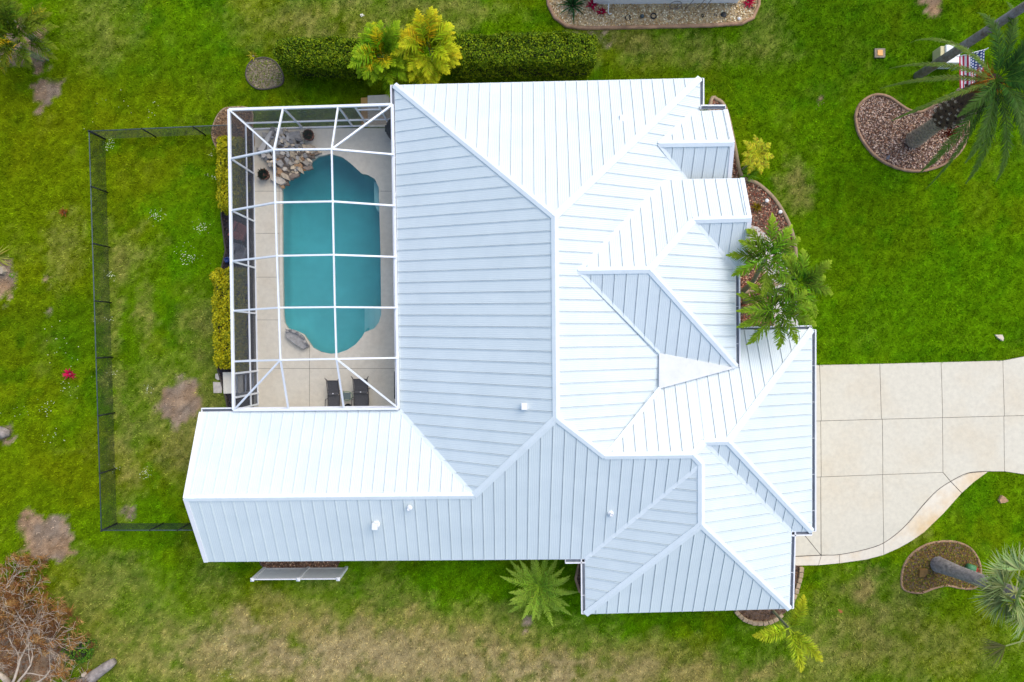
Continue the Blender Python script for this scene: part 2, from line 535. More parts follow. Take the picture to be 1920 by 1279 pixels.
LUSH = [(1650, 480, 330, 260, .75), (1100, 1170, 170, 60, .9), (850, 1080, 190, 45, .8), (370, 400, 70, 100, .6), (1420, 1190, 90, 80, .5), (1780, 900, 150, 120, .6), (210, 275, 20, 22, 1.),
        (295, 405, 20, 22, 1.0), (380, 430, 20, 16, 1.0), (355, 480, 36, 22, 1.0), (272, 888, 12, 10, 1.), (115, 790, 60, 60, .4), (350, 335, 30, 20, .7), (300, 950, 60, 50, .4)]
YELLOW = [(90, 330, 170, 230, .8), (60, 900, 120, 160, .6), (480, 1120, 120, 40, .4), (300, 180, 150, 60, .6), (1560, 330, 80, 60, .4), (1800, 280, 60, 40, .4), (600, 220, 100, 30, .5), (1180, 1230, 200, 40, .3), (1800, 1180, 120, 60, .5)]
DEEP = [(1560, 60, 330, 90, .8), (330, 130, 260, 50, .4), (80, 620, 110, 60, .6), (560, 95, 90, 25, .6), (1250, 150, 200, 30, .6), (240, 600, 20, 250, .3), (560, 170, 150, 20, .7)]


def lawn_field(x, y):
    px, py = x / K + 960, 639.5 - y / K
    wx = (VA.fbm(x * .9, y * .9, 4) - .5) * 60
    wy = (VB.fbm(x * .9, y * .9, 4) - .5) * 60
    w2x = (VA.fbm(x * 2.6 + 9, y * 2.6, 4) - .5) * 48
    w2y = (VB.fbm(x * 2.6 + 5, y * 2.6, 4) - .5) * 48

    def mask(lst, soft, k=1.0):
        r = np.zeros_like(x)
        for cx, cy, rx, ry, s in lst:
            dx, dy = (px + k * wx + w2x - cx) / rx, (py + k * wy + w2y - cy) / ry
            dd = np.sqrt(dx * dx + dy * dy)
            r = np.maximum(r, s * np.clip((1 + soft - dd) / (2 * soft), 0, 1))
        return np.clip(r, 0, 1)
    n1, n2, n3 = VA.fbm(x * .35, y * .35, 5), VB.fbm(x * 1.3, y * 1.3, 4), VC.fbm(x * 4, y * 4, 3)
    n4 = VB.fbm(x * 11 + 3, y * 11, 2)
    col = np.array(lin(96, 132, 8)) * np.ones(x.shape + (1,))

    def mixin(c, m):
        nonlocal col
        col = col * (1 - m[..., None]) + np.array(lin(*c)) * m[..., None]
    mixin((112, 128, 10), np.clip((n1 - .47) * 4, 0, .8))
    mixin((58, 102, 6), np.clip((n2 - .5) * 3.6, 0, .7))
    mixin((116, 126, 8), mask(YELLOW, .6) * .7)
    mixin((86, 134, 6), mask(LUSH, .5) * .7)
    mixin((54, 94, 8), mask(DEEP, .5) * .6)
    dm = mask(DRY, .55) * np.clip(.62 + (n2 - .38) * 1.9 + (n3 - .5) * 1.2, 0.08, 1)
    dm = np.clip(dm * 1.15 + (n4 - .5) * .5 * (dm > .05), 0, 1)
    mixin((150, 138, 78), dm)
    bare = mask([(640, 1228, 250, 50, 1.0), (480, 1200, 90, 40, .9), (950, 1262, 260, 34, .9)], .5) * np.clip(.75 + (n2 - .4) * 2.4 + (n4 - .5) * 1.1, 0, 1)
    mixin((164, 148, 108), bare * .8)
    sp = np.clip((VC.fbm(x * .8 + 40, y * .8, 4) - .58) * 5, 0, 1) * np.clip((n3 - .35) * 3, 0, 1) * .25
    mixin((132, 122, 58), sp * (1 - mask(LUSH, .5)))
    dirt = mask(DIRT, .22, .25)
    dirt = np.clip((dirt * 1.35 + (n4 - .5) * .9 * (dirt > 0) + (n3 - .5) * .7 - .42) * 2.0, 0, 1) * (dirt > 0)
    warm = np.clip((n2 - .35) * 2.5, 0, 1)[..., None]
    dc = np.array(lin(150, 134, 116)) * (1 - warm) + np.array(lin(154, 126, 96)) * warm
    col = col * (1 - dirt[..., None]) + dc * dirt[..., None]
    br = (0.66 + .68 * n3) * (0.85 + .3 * n2) * (0.5 + .95 * n4)
    return col * br[..., None] * .97, np.clip(1 - dirt * .72 - dm * .25, 0, 1)


def inside(px, py, poly):
    """vectorised point in polygon"""
    r = np.zeros(px.shape, bool)
    n = len(poly)
    for i in range(n):
        x0, y0 = poly[i][0], poly[i][1]
        x1, y1 = poly[(i + 1) % n][0], poly[(i + 1) % n][1]
        if y0 == y1: continue
        c = ((y0 > py) != (y1 > py)) & (px < (x1 - x0) * (py - y0) / (y1 - y0) + x0)
        r ^= c
    return r


def smooth_loop(pts, n=6):
    """closed Catmull-Rom through 2D points"""
    out, m = [], len(pts)
    for i in range(m):
        p0, p1, p2, p3 = [np.array(pts[(i + k - 1) % m][:2], float) for k in range(4)]
        for j in range(n):
            t = j / n
            out.append(tuple(.5 * ((2 * p1) + (-p0 + p2) * t + (2 * p0 - 5 * p1 + 4 * p2 - p3) * t * t + (-p0 + 3 * p1 - 3 * p2 + p3) * t ** 3)))
    return out


def smooth_path(pts, n=6):
    out, m = [], len(pts)
    for i in range(m - 1):
        p0, p1, p2, p3 = [np.array(pts[min(max(i + k - 1, 0), m - 1)], float) for k in range(4)]
        for j in range(n):
            t = j / n
            out.append(tuple(.5 * ((2 * p1) + (-p0 + p2) * t + (2 * p0 - 5 * p1 + 4 * p2 - p3) * t * t + (-p0 + 3 * p1 - 3 * p2 + p3) * t ** 3)))
    out.append(tuple(map(float, pts[-1])))
    return out


def pix(lst, z=0.0):
    return [tuple(P(a, b, z)) for a, b in lst]


def zpix(lst, ox, oy, s):
    """positions read off an enlarged crop of the photograph"""
    return [(ox + a / s, oy + b / s) for a, b in lst]


EXCLUDE = []          # plan polygons where no grass grows

# ------------------------------------------------------------------ pool, deck outlines
POOL_PX = ([(529.5, 352), (530, 470), (532, 592), (534, 605), (540, 616), (555, 620), (570, 627), (579, 640), (587, 652), (602, 660), (620, 663.5), (635, 662), (652, 656), (667, 646),
            (679, 632), (684, 623), (702, 616), (711, 604), (715, 590), (714, 480), (710.5, 352), (703, 336), (690, 328), (679, 326), (672, 320), (657, 306), (642, 295), (620, 289), (597, 294), (575, 310), (548, 330)])
pool = pix(POOL_PX)
pool2d = [(p[0], p[1]) for p in pool]
DX0, DX1 = P(475, 0).x, -4.15
DY1, DY0 = P(0, 241).y, -3.3
deck_poly = [(DX0, DY0), (DX1, DY0), (DX1, DY1), (DX0, DY1)]
EXCLUDE.append(deck_poly)

# ------------------------------------------------------------------ lawn
gx0, gx1, gy0, gy1, st = -27.0, 27.0, -19.0, 19.0, 0.2
nx, ny = int(round((gx1 - gx0) / st)), int(round((gy1 - gy0) / st))
xs, ys = np.linspace(gx0, gx1, nx + 1), np.linspace(gy0, gy1, ny + 1)
GX, GY = np.meshgrid(xs, ys, indexing='ij')
gcol, _ = lawn_field(GX, GY)
idx = np.arange((nx + 1) * (ny + 1)).reshape(nx + 1, ny + 1)
q = np.stack([idx[:-1, :-1], idx[1:, :-1], idx[1:, 1:], idx[:-1, 1:]], -1).reshape(-1, 4)
cxm, cym = (GX[:-1, :-1] + st / 2).ravel(), (GY[:-1, :-1] + st / 2).ravel()
keep = ~((cxm > DX0 + .25) & (cxm < DX1 - .25) & (cym > DY0 + .25) & (cym < DY1 - .25))
q = q[keep]
gz = (VA.fbm(GX * .5, GY * .5, 3) - .5) * 0.03
gz[0, :] = gz[-1, :] = 0; gz[:, 0] = gz[:, -1] = 0
verts = [tuple(v) for v in np.stack([GX.ravel(), GY.ravel(), gz.ravel()], -1)]
faces = [tuple(int(i) for i in f) for f in q]
B = 500.0
b0 = len(verts)
verts += [(-B, -B, 0), (B, -B, 0), (B, B, 0), (-B, B, 0)]
c00, c10, c11, c01 = int(idx[0, 0]), int(idx[-1, 0]), int(idx[-1, -1]), int(idx[0, -1])
faces += [(b0, b0 + 1, c10, c00), (b0 + 1, b0 + 2, c11, c10), (b0 + 2, b0 + 3, c01, c11), (b0 + 3, b0, c00, c01)]
me = bpy.data.meshes.new('lawn')
me.from_pydata(verts, [], faces)
at = me.attributes.new('col', 'FLOAT_COLOR', 'POINT')
cc = np.ones((len(verts), 4)); cc[:b0, :3] = gcol.reshape(-1, 3) * 0.9; cc[b0:, :3] = np.array(lin(80, 118, 16)) * .6
at.data.foreach_set('color', cc.astype(np.float32).ravel())
lawn = finish(bpy.data.objects.new('lawn', me), None, M['lawn'])
tag(lawn, 'mown green lawn with dry brown and bare patches around the house', 'lawn', kind='structure')

# ------------------------------------------------------------------ pool deck
deck = MB(); deck.prism([(DX0 + .02, DY0 + .02), (DX1 - .02, DY0 + .02), (DX1 - .02, DY1 - .02), (DX0 + .02, DY1 - .02)], -0.16, 0.025, holes=[[tuple(Vector((-8.05, 3.9)) + (Vector(p) - Vector((-8.05, 3.9))) * 1.03) for p in pool2d]])
decko = deck.build('pool_deck', M['joint'])
tag(decko, 'beige concrete pool deck under the white screen cage', 'deck', kind='structure')
SLABS = [(440, 524, 235, 359), (440, 524, 359, 438), (440, 524, 438, 520), (440, 524, 520, 600), (440, 524, 600, 691), (524, 572, 235, 359), (572, 800, 235, 359),
         (524, 581, 359, 691), (581, 800, 359, 691), (440, 581, 691, 800), (581, 800, 691, 800)]
for (a0, a1, r0, r1) in SLABS:
    sb = MB(); sb.prism([(DX0, DY0), (DX1, DY0), (DX1, DY1), (DX0, DY1)], -0.15, 0.05, holes=[pool2d])
    bm = bmesh.new()
    vs = [bm.verts.new(v) for v in sb.v]
    for f in sb.f:
        try: bm.faces.new([vs[i] for i in f])
        except ValueError: pass
    g = 0.007
    x0, x1, y1_, y0_ = P(a0, 0).x + g, P(a1, 0).x - g, P(0, r0).y - g, P(0, r1).y + g
    for co, no in (((x0, 0, 0), (-1, 0, 0)), ((x1, 0, 0), (1, 0, 0)), ((0, y0_, 0), (0, -1, 0)), ((0, y1_, 0), (0, 1, 0))):
        bmesh.ops.bisect_plane(bm, geom=bm.verts[:] + bm.edges[:] + bm.faces[:], plane_co=co, plane_no=no, clear_outer=True)
    if not bm.faces:
        bm.free(); continue
    me = bpy.data.meshes.new('slab'); bm.to_mesh(me); bm.free()
    finish(bpy.data.objects.new('slab', me), decko, M['deck'])

# ------------------------------------------------------------------ swimming pool
pr = thing('swimming_pool', 'teal swimming pool with rounded ends set in beige deck', 'pool', P(620, 475))
cen = Vector((sum(p[0] for p in pool2d) / len(pool2d), sum(p[1] for p in pool2d) / len(pool2d)))
big = [tuple(cen + (Vector(p) - cen) * 1.004) for p in pool2d]
FLZ = lambda y: -0.95 - 0.55 * max(0, min(1, (y - cen.y + 1.5) / 5.0))
inn = [tuple(cen + (Vector(p) - cen) * 0.9) for p in pool2d]
bz = [FLZ(p[1]) * .72 for p in big]
bs = MB()
n = len(big)
bs.v = [(p[0], p[1], 0.03) for p in big] + [(p[0], p[1], bz[i]) for i, p in enumerate(big)] + [(p[0], p[1], FLZ(p[1])) for p in inn]
bs.f = [(i, (i + 1) % n, (i + 1) % n + n, i + n) for i in range(n)]
bs.f += [(i + n, (i + 1) % n + n, (i + 1) % n + 2 * n, i + 2 * n) for i in range(n)]
bs.f += [tuple(2 * n + i for i in t) for t in tessellate_polygon([[Vector((p[0], p[1], 0)) for p in inn]])]
bs.build('basin', M['plaster'], pr, True)
huge = [tuple(cen + (Vector(p) - cen) * 1.012) for p in pool2d]
w = MB(); w.prism(huge, -2.6, -0.085); w.build('water', M['water'], pr)
for k, (xa, zt) in enumerate(((676, -0.85), (687, -0.62), (699, -0.38))):   # entry steps, south-east corner
    a = [(xa, 574), (714.6, 574), (714.8, 592), (711, 604), (702, 615), (max(xa, 684), 622)]
    if xa < 684: a.append((xa, 622))
    s_ = MB(); s_.prism(pix(a), -1.4, zt); s_.build('step', M['stepplaster'], pr)
s_ = MB(); s_.prism(pix([(697, 336), (703, 337), (710, 350), (711, 396), (704, 392), (698, 380)]), -1.9, -0.5); s_.build('bench', M['stepplaster'], pr)
s_ = MB()
for off in (0, 9):
    pts = [P(688 + off * 0, 577.5, -0.5), P(690, 577.5, 0.45), P(703, 577.5, 0.62), P(722, 577.5, 0.5), P(724 + off, 577.5, 0.03)]
s_.tube(smooth_path([tuple(p) for p in pts], 5), 0.02, 8)
s_.build('handrail', M['alu'], pr, True)

# ------------------------------------------------------------------ the house
house = thing('house', 'large white house with blue-white standing seam metal roof', 'house', (0, 0, 0))
ZE = 2.7
A_, B_, C_, D_ = P(740, 160, ZE), P(1312, 147, ZE), P(1040, 406, 5.83), P(1043, 784, 5.83)
E_, I_, F_, G_, H_ = P(750, 769, ZE), P(889, 929, 4.27), P(378, 773, ZE), P(348, 934, 4.27), P(387, 1053, ZE)
J_, K_, Q_, T1, T2 = P(1097, 1048, ZE), P(1134, 855, 5.02), P(1299, 853, 5.02), P(1315, 870, 4.83), P(1315, 984, 4.81)
X0, X1, V_ = P(1098, 1151, ZE), P(1480, 1141, ZE), P(1484, 997, ZE)
R1, R2, Y0, Y1 = P(1321, 829, 4.8), P(1365, 828, 4.8), P(1522, 618, ZE), P(1522, 996, ZE)
W0 = Vector((7.75, Y0.y, ZE))
P1, P2, P3, P4 = P(1085, 508, 5.38), P(1218, 506, 5.33), P(1300, 413, 4.42), P(1405, 410, 4.42)
P5, P6, P7, P8, P9 = P(1391, 335, 3.5), P(1246, 337, 3.5), P(1393, 503, 3.5), P(1379, 505, 3.5), P(1380, 688, 3.5)
P9w = Vector((6.3, P9.y, 3.5))
g1, g2, g3, g4 = P(1235, 270, 3.72), P(1373, 268, 3.72), P(1360, 207, 2.87), P(1301, 209, 2.87)
g5, g6 = P(1367, 336, 2.95), P(1286, 337, 2.98)
EAVE_S = lambda x: H_.lerp(J_, (x - H_.x) / (J_.x - H_.x))


def on(a, b, x):
    return a.lerp(b, (x - a.x) / (b.x - a.x))


def clip(poly, e, val, keep_less):
    out = []
    n = len(poly)
    for i in range(n):
        a, b = poly[i], poly[(i + 1) % n]
        da, db = a.dot(e) - val, b.dot(e) - val
        if not keep_less: da, db = -da, -db
        if da <= 0: out.append(a)
        if (da < 0 and db > 0) or (da > 0 and db < 0):
            out.append(a.lerp(b, da / (da - db)))
    return out


PW = 0.446
n_panels = 0


def slope(pieces, run_dir, phase=0.0):
    """a roof slope: underlay (part) with one metal panel per strip (sub-parts). run_dir: direction the panels run, in plan"""
    global n_panels
    rd = Vector((run_dir[0], run_dir[1], 0)).normalized()
    e = Vector((-rd.y, rd.x, 0))
    u = MB()
    for pc in pieces:
        k = len(pc)
        ar = sum(pc[i].x * pc[(i + 1) % k].y - pc[(i + 1) % k].x * pc[i].y for i in range(k))
        if ar < 0: pc.reverse()
    ev = [p.dot(e) for pc in pieces for p in pc]
    lo0 = lo = math.floor((min(ev) - phase) / PW) * PW + phase
    while lo < max(ev):                       # the underlay follows the same strips as the panels
        for pc in pieces:
            c = clip(clip(pc, e, lo + PW, True), e, lo, False)
            k = len(c)
            if k < 3: continue
            u.add([p + Vector((0, 0, -0.012)) for p in c] + [p + Vector((0, 0, -0.13)) for p in c],
                  [tuple(range(k)), tuple(range(2 * k - 1, k - 1, -1))] + [((i + 1) % k, i, i + k, (i + 1) % k + k) for i in range(k)])
        lo += PW
    uo = u.build('roof_slope', M['under'], house)
    lo = lo0
    while lo < max(ev) - 0.02:
        hi = lo + PW
        mb = MB(); mb.uv = []
        for pc in pieces:
            c = clip(clip(pc, e, hi - 0.007, True), e, lo + 0.007, False)
            if len(c) < 3: continue
            ar = sum(c[i].x * c[(i + 1) % len(c)].y - c[(i + 1) % len(c)].x * c[i].y for i in range(len(c)))
            if abs(ar) < 0.006: continue
            k = len(c)
            up = Vector((0, 0, 0.022))
            mb.add([p + up for p in c] + [p + Vector((0, 0, -0.01)) for p in c],
                   [tuple(range(k))] + [((i + 1) % k, i, i + k, (i + 1) % k + k) for i in range(k)])
            mb.uv += [(p.dot(e) - lo, p.dot(rd)) for p in c] * 2
            edge = [p for p in c if abs(p.dot(e) - (hi - 0.007)) < 1e-4]
            if len(edge) >= 2:
                edge.sort(key=lambda p: p.dot(rd))
                a, b = edge[0], edge[-1]
                if (b - a).length > 0.08:
                    n0 = len(mb.v)
                    mb.bar(a + Vector((0, 0, 0.033)) - e * 0.011, b + Vector((0, 0, 0.033)) - e * 0.011, 0.018, 0.036)
                    mb.uv += [(0.02, 0.0)] * (len(mb.v) - n0)
        if mb.v:
            mb.build('panel', M['panel'], uo)
            n_panels += 1
        lo = hi


IX, DXx, KX = I_.x, D_.x, K_.x
slope([[A_, C_, D_, I_, E_]], (1, -0.02), 0.1)
slope([[A_, B_, C_]], (0.01, 1), 0.12)
slope([[F_, E_, I_, G_]], (0.012, 1), F_.x % PW)
slope([[H_, G_, I_.copy(), EAVE_S(IX)], [EAVE_S(IX), I_.copy(), D_.copy(), EAVE_S(DXx)], [EAVE_S(DXx), D_.copy(), K_.copy(), EAVE_S(KX)], [EAVE_S(KX), K_.copy(), Q_.copy(), T1.copy(), J_.copy()]], (0.0, 1), H_.x % PW)
slope([[C_, B_, W0, K_, D_]], (1, 0.01), 0.2)
slope([[T1, T2, X0, J_]], (1, 0.0), 0.05)
slope([[T2, X0, X1]], (0, 1), 0.1)
slope([[Q_, T1, T2, X1, V_, R1]], (1, 0), 0.15)
slope([[R1, R2, Y1, V_]], (0, 1), 0.05)
slope([[R2, Y0, Y1]], (1, 0.0), 0.1)
Qv, Rv = on(K_, W0, Q_.x), on(K_, W0, R1.x)
slope([[K_, Q_.copy(), Qv.copy()], [Q_.copy(), R1.copy(), Rv.copy(), Qv.copy()], [R1.copy(), R2.copy(), Y0.copy(), W0.copy(), Rv.copy()]], (0, 1), 0.2)
P2v, P3v = on(P1, P6, P2.x), on(P6, P5, P3.x)
slope([[P1.copy(), P2.copy(), P2v.copy()], [P2.copy(), P3.copy(), P3v.copy(), P6.copy(), P2v.copy()], [P3.copy(), P4.copy(), P5.copy(), P3v.copy()]], (0, 1), 0.3)
slope([[P2, P3, P8, P9]], (1, 0), 0.2)
slope([[P1, P2, P9, P9w]], (0, 1), 0.15)
slope([[P3, P4, P7, P8]], (0, 1), 0.3)
slope([[g1, g2, g3, g4]], (0, 1), 0.25)
slope([[g1, g2, g5, g6]], (0, 1), 0.25)
print('panels', n_panels)


def cap(p, q, drop, w=0.135, name='ridge_cap', lift=0.055, ext=0.0):
    """folded metal cap along a ridge or hip"""
    p, q = Vector(p), Vector(q)
    dd = (q - p).normalized(); p = p - dd * ext; q = q + dd * ext
    nrm = Vector((-dd.y, dd.x, 0)).normalized()
    up = Vector((0, 0, lift))
    m = MB()
    sec = [(-w, -drop * w - 0.02), (-w, -drop * w + 0.012), (0, 0.015), (w, -drop * w + 0.012), (w, -drop * w - 0.02)]
    vs = []
    for pt in (p, q):
        for a, z in sec: vs.append(pt + nrm * a + up + Vector((0, 0, z)))
    m.add(vs, [(0, 1, 6, 5), (1, 2, 7, 6), (2, 3, 8, 7), (3, 4, 9, 8), (4, 3, 2, 1, 0), (5, 6, 7, 8, 9), (0, 5, 9, 4)])
    return m.build(name, M['cap'], house)


HIP, RID = 0.35, 0.5
for (p, q_, dr) in ((C_, D_, RID), (A_, C_, HIP), (B_, C_, HIP), (D_, I_, HIP), (D_, K_, HIP), (G_, I_, RID), (K_, Q_, RID), (Q_, T1, .4), (Q_, R1, .4), (R1, R2, RID), (R2, Y0, HIP),
                    (R2, Y1, HIP), (T1, T2, RID), (T2, X0, HIP), (T2, X1, HIP), (P1, P2, RID), (P2, P3, HIP), (P2, P9, HIP), (P3, P4, RID), (g1, g2, RID)):
    cap(p, q_, dr, ext=0.02)


def strip(p, q, w, h, lift, name, mt='cap'):
    m = MB(); m.bar(Vector(p) + Vector((0, 0, lift)), Vector(q) + Vector((0, 0, lift)), w, h)
    return m.build(name, M[mt], house)


for (p, q_) in ((E_, I_), (J_, T1), (V_, R1), (K_, P(1237, 728, 3.95)), (P1, P(1237, 661, 3.78)), (P3, P8), (P1, P6), (g1, g4), (g1, g6)):
    strip(p, q_, 0.15, 0.03, 0.035, 'valley_flashing')
for (p, q_) in ((G_, F_), (G_, H_), (g2, g3), (g2, g5), (P4, P5), (P4, P7)):
    strip(p, q_, 0.17, 0.11, 0.0, 'rake_trim', 'trim')
m = MB()
a, b, c = P(1236, 662, 3.82), P(1379, 690, 3.63), P(1236, 729, 4.0)
m.add([a, b, c] + [v - Vector((0, 0, 0.4)) for v in (a, b, c)], [(2, 1, 0), (0, 1, 4, 3), (1, 2, 5, 4), (2, 0, 3, 5)])
m.build('roof_cricket', M['membrane'], house)
# fascia boards and gutters
for (p, q_) in ((A_, B_), (F_, E_), (A_, E_), (H_, J_), (J_, X0), (X0, X1), (X1, V_), (V_, Y1), (Y1, Y0), (Y0, P(1382, 622, ZE)), (P8, P9), (P6, P5), (P7, P8), (B_, P(1312, 207, ZE)), (g4, g3)):
    dd = (Vector(q_) - Vector(p)).normalized(); nn = Vector((dd.y, -dd.x, 0))
    m = MB(); m.bar(Vector(p) + Vector((0, 0, -0.1)), Vector(q_) + Vector((0, 0, -0.1)), 0.035, 0.19); m.build('fascia', M['trim'], house)


def gutter(p, q, out):
    p, q, out = Vector(p), Vector(q), Vector(out)
    z = Vector((0, 0, -0.03))
    m = MB()
    m.bar(p + out * 0.155 + z, q + out * 0.155 + z, 0.05, 0.12)
    m.bar(p + out * 0.09 + z + Vector((0, 0, -0.055)), q + out * 0.09 + z + Vector((0, 0, -0.055)), 0.13, 0.02)
    dd = (q - p).normalized()
    for t in (p, q): m.bar(t + out * 0.02 + z, t + out * 0.155 + z, 0.02, 0.11)
    go = m.build('gutter', M['trim'], house)
    m = MB(); m.bar(p + dd * .03 + out * 0.078 + z + Vector((0, 0, -0.03)), q - dd * .03 + out * 0.078 + z + Vector((0, 0, -0.03)), 0.095, 0.025); m.build('gutter_bed', M['gutter_dark'], go)
    L_ = (q - p).length
    k = 1
    m = MB()
    while k * 1.5 < L_:
        c_ = p + dd * k * 1.5
        m.bar(c_ + out * 0.02 + z + Vector((0, 0, 0.045)), c_ + out * 0.16 + z + Vector((0, 0, 0.045)), 0.02, 0.012); k += 1
    if m.v: m.build('gutter_strap', M['trim'], go)


EX, WX, NY, SY = (1, 0, 0), (-1, 0, 0), (0, 1, 0), (0, -1, 0)
for (p, q_, o_) in ((Y0, Y1, EX), (V_, Y1, SY), (X1, V_, EX), (J_, X0, WX), (P(1060, 1048.5, ZE), J_, SY), (Y0, P(1383, 621, ZE), NY), (P8, P9, EX), (B_, P(1312, 205, ZE), EX),
                    (P(1314, 205, 2.85), P(1360, 205, 2.85), NY), (F_, E_, NY), (A_, E_, WX)):
    gutter(p, q_, o_)
# walls
for (x0, x1, y0, y1, h) in ((-4.2, 7.2, -8.45, 10.25, 2.62), (-12.2, -4.0, -8.4, -3.5, 2.6), (5.0, 11.8, -7.25, -.1, 2.61), (3.7, 10.85, -10.55, -6.0, 2.63), (5.2, 8.4, -.45, 5.95, 3.36), (6.9, 8.25, 7.0, 9.0, 2.74)):
    m = MB(); m.box(((x0 + x1) / 2, (y0 + y1) / 2, h / 2 - 0.05), (x1 - x0, y1 - y0, h + 0.1)); m.build('wall', M['stucco'], house)
    EXCLUDE.append([(x0, y0), (x1, y0), (x1, y1), (x0, y1)])
for (xa, pk, e0, e1) in ((-12.2, G_, F_, H_), (8.25, g2, g3, g5), (8.4, P4, P5, P7)):
    m = MB()
    ya, yb = e0.y - .45 * (1 if e0.y > pk.y else -1), e1.y - .45 * (1 if e1.y > pk.y else -1)
    s2 = -1 if xa < 0 else 1
    tri = [(ya, e0.z - .15), (yb, e1.z - .15), (pk.y, pk.z - .2)]
    m.add([(xa + dx, y, z) for dx in (0.0, s2 * 0.03) for y, z in tri] , [(0, 1, 2), (5, 4, 3), (0, 3, 4, 1), (1, 4, 5, 2), (2, 5, 3, 0)])
    m.build('gable_wall', M['stucco'], house)
m = MB(); m.box((11.83, -3.6, 1.1), (0.06, 4.9, 2.2)); gd = m.build('garage_door', M['trim'], house)
for k in range(1, 4):
    m = MB(); m.box((11.87, -3.6, k * .55), (0.02, 4.86, .02)); m.build('door_groove', M['under'], gd)
for (c, s) in (((-8.5, -8.43, 1.5), (1.6, .06, 1.2)), ((-1.0, -8.48, 1.5), (1.5, .06, 1.2)), ((2.3, -8.48, 1.5), (1.2, .06, 1.0)), ((7.2, -10.58, 1.5), (1.8, .06, 1.2)), ((8.28, 8.0, 1.5), (.06, 1.3, 1.3)), ((8.43, 3.2, 1.1), (.06, 1.0, 2.1))):
    m = MB(); m.box(c, s); wf = m.build('window', M['glass'], house)
    m = MB()
    ax = 0 if s[0] > s[1] else 1
    for sg in (-1, 1):
        cc = list(c); cc[ax] += sg * s[ax] / 2; ss = [.09, .09, s[2] + .1]; m.box(cc, ss)
        cc = list(c); cc[2] += sg * s[2] / 2; ss = [.085, .085, .085]; ss[ax] = s[ax]; m.box(cc, ss)
    m.build('frame', M['trim'], wf)


# vents on the roof
def vent(px, py, z, r, h, box=False):
    b = P(px, py, z); b.z -= 0.1
    m = MB()
    if box:
        m.lathe(b, [(0.16, 0.05), (0.15, .1), (0.07, .13)], 14)
        m.box(b + Vector((0, 0, .32)), (.22, .26, .16)); m.box(b + Vector((0, 0, .2)), (.13, .15, .2))
    else:
        m.lathe(b, [(r * 2.0, 0.07), (r * 1.9, .13), (r * 1.15, .16), (r, .17), (r, h), (r * .75, h), (r * .75, h - .05)], 14)
    m.build('vent_pipe', M['trim'], house, False, 0.008)


vent(1165, 226, 3.45, .1, .5, True); vent(1193, 213, 3.25, .05, .35); vent(983, 761, 5.2, .1, .4, True)
vent(768, 952, 4.15, .055, .4); vent(705, 984, 3.75, .1, .45, True); vent(1145, 963, 3.85, .06, .35)

# ------------------------------------------------------------------ pool cage
cage = thing('pool_cage', 'white aluminium screen cage over the swimming pool', 'pool enclosure', P(600, 480))
ZC, ZT, ZR = 2.65, 4.0, 2.82
LE = [P(x, y, ZC) for x, y in ((432.5, 298), (433, 395), (434.5, 490), (436, 583), (437.5, 678))]
NL = [P(x, y, ZT) for x, y in ((514, 281), (516.5, 380), (519.5, 480), (523, 577), (526, 675))]
NR = [P(x, y, ZT) for x, y in ((622, 280), (624, 378), (626, 478), (628, 576), (631, 673))]
RE = [P(x, y, ZR) for x, y in ((738.5, 290), (741, 386), (743, 482), (745, 577), (747, 671))]
NW, N1, N2, NE = P(430, 206, ZC), P(531, 202.5, ZC), P(634, 199.5, ZC), P(736, 196.5, ZC + .05)
SW, S1, S2, SE = P(438.5, 769, ZC + .1), P(541, 768, ZC + .12), P(645, 767, ZC + .14), P(747.5, 766, ZC + .16)


def beam(p, q, w=0.085, h=0.10, name='beam', lift=0.0):
    m = MB(); m.bar(Vector(p) + Vector((0, 0, lift)), Vector(q) + Vector((0, 0, lift)), w, h)
    return m.build(name, M['alu'], cage, False, 0.006)


for (p, q_) in ((NW, NE), (NW, SW), (SW, SE), (NE, SE)): beam(p, q_, 0.105, 0.13, 'eave_beam', .01)
for j in range(5):
    beam(LE[j], NL[j], .072, .11); beam(NL[j], NR[j], .07, .108); beam(NR[j], RE[j], .072, .11)
    if j < 4:
        beam(NL[j], NL[j + 1], .062, .09, 'purlin', .003); beam(NR[j], NR[j + 1], .062, .09, 'purlin', .003)
for (p, q_) in ((NW, NL[0]), (NE, NR[0]), (SW, NL[4]), (SE, NR[4])): beam(p, q_, .066, .095, 'hip_beam', -.003)
for (p, q_) in ((N1, NL[0]), (N2, NR[0]), (S1, NL[4]), (S2, NR[4])): beam(p, q_, .064, .093, 'beam', -.005)
ground = lambda v: Vector((v.x, v.y, 0.05))
wx = NW.x
posts = [NW] + LE + [P(440, 700.5, ZC), P(441, 745.5, ZC), SW, N1, N2, P(665, 199, ZC), P(710, 198, ZC), NE]
for v in posts: beam(ground(v), Vector((v.x, v.y, v.z - .05)), .075, .075, 'post')
lerp = lambda a, b, t: Vector(a).lerp(Vector(b), t)
zed = lambda v, z: Vector((v.x, v.y, z))
beam(zed(NW, .92), zed(SW, .92), .07, .06, 'chair_rail'); beam(zed(NW, .92), zed(NE, .92), .072, .062, 'chair_rail')
beam(zed(NW, .085), zed(SW, .085), .07, .06, 'base_rail'); beam(zed(NW, .085), zed(NE, .085), .072, .062, 'base_rail')
beam(zed(P(665, 199, ZC), 2.2), zed(P(710, 198, ZC), 2.2), .06, .06, 'door_header')
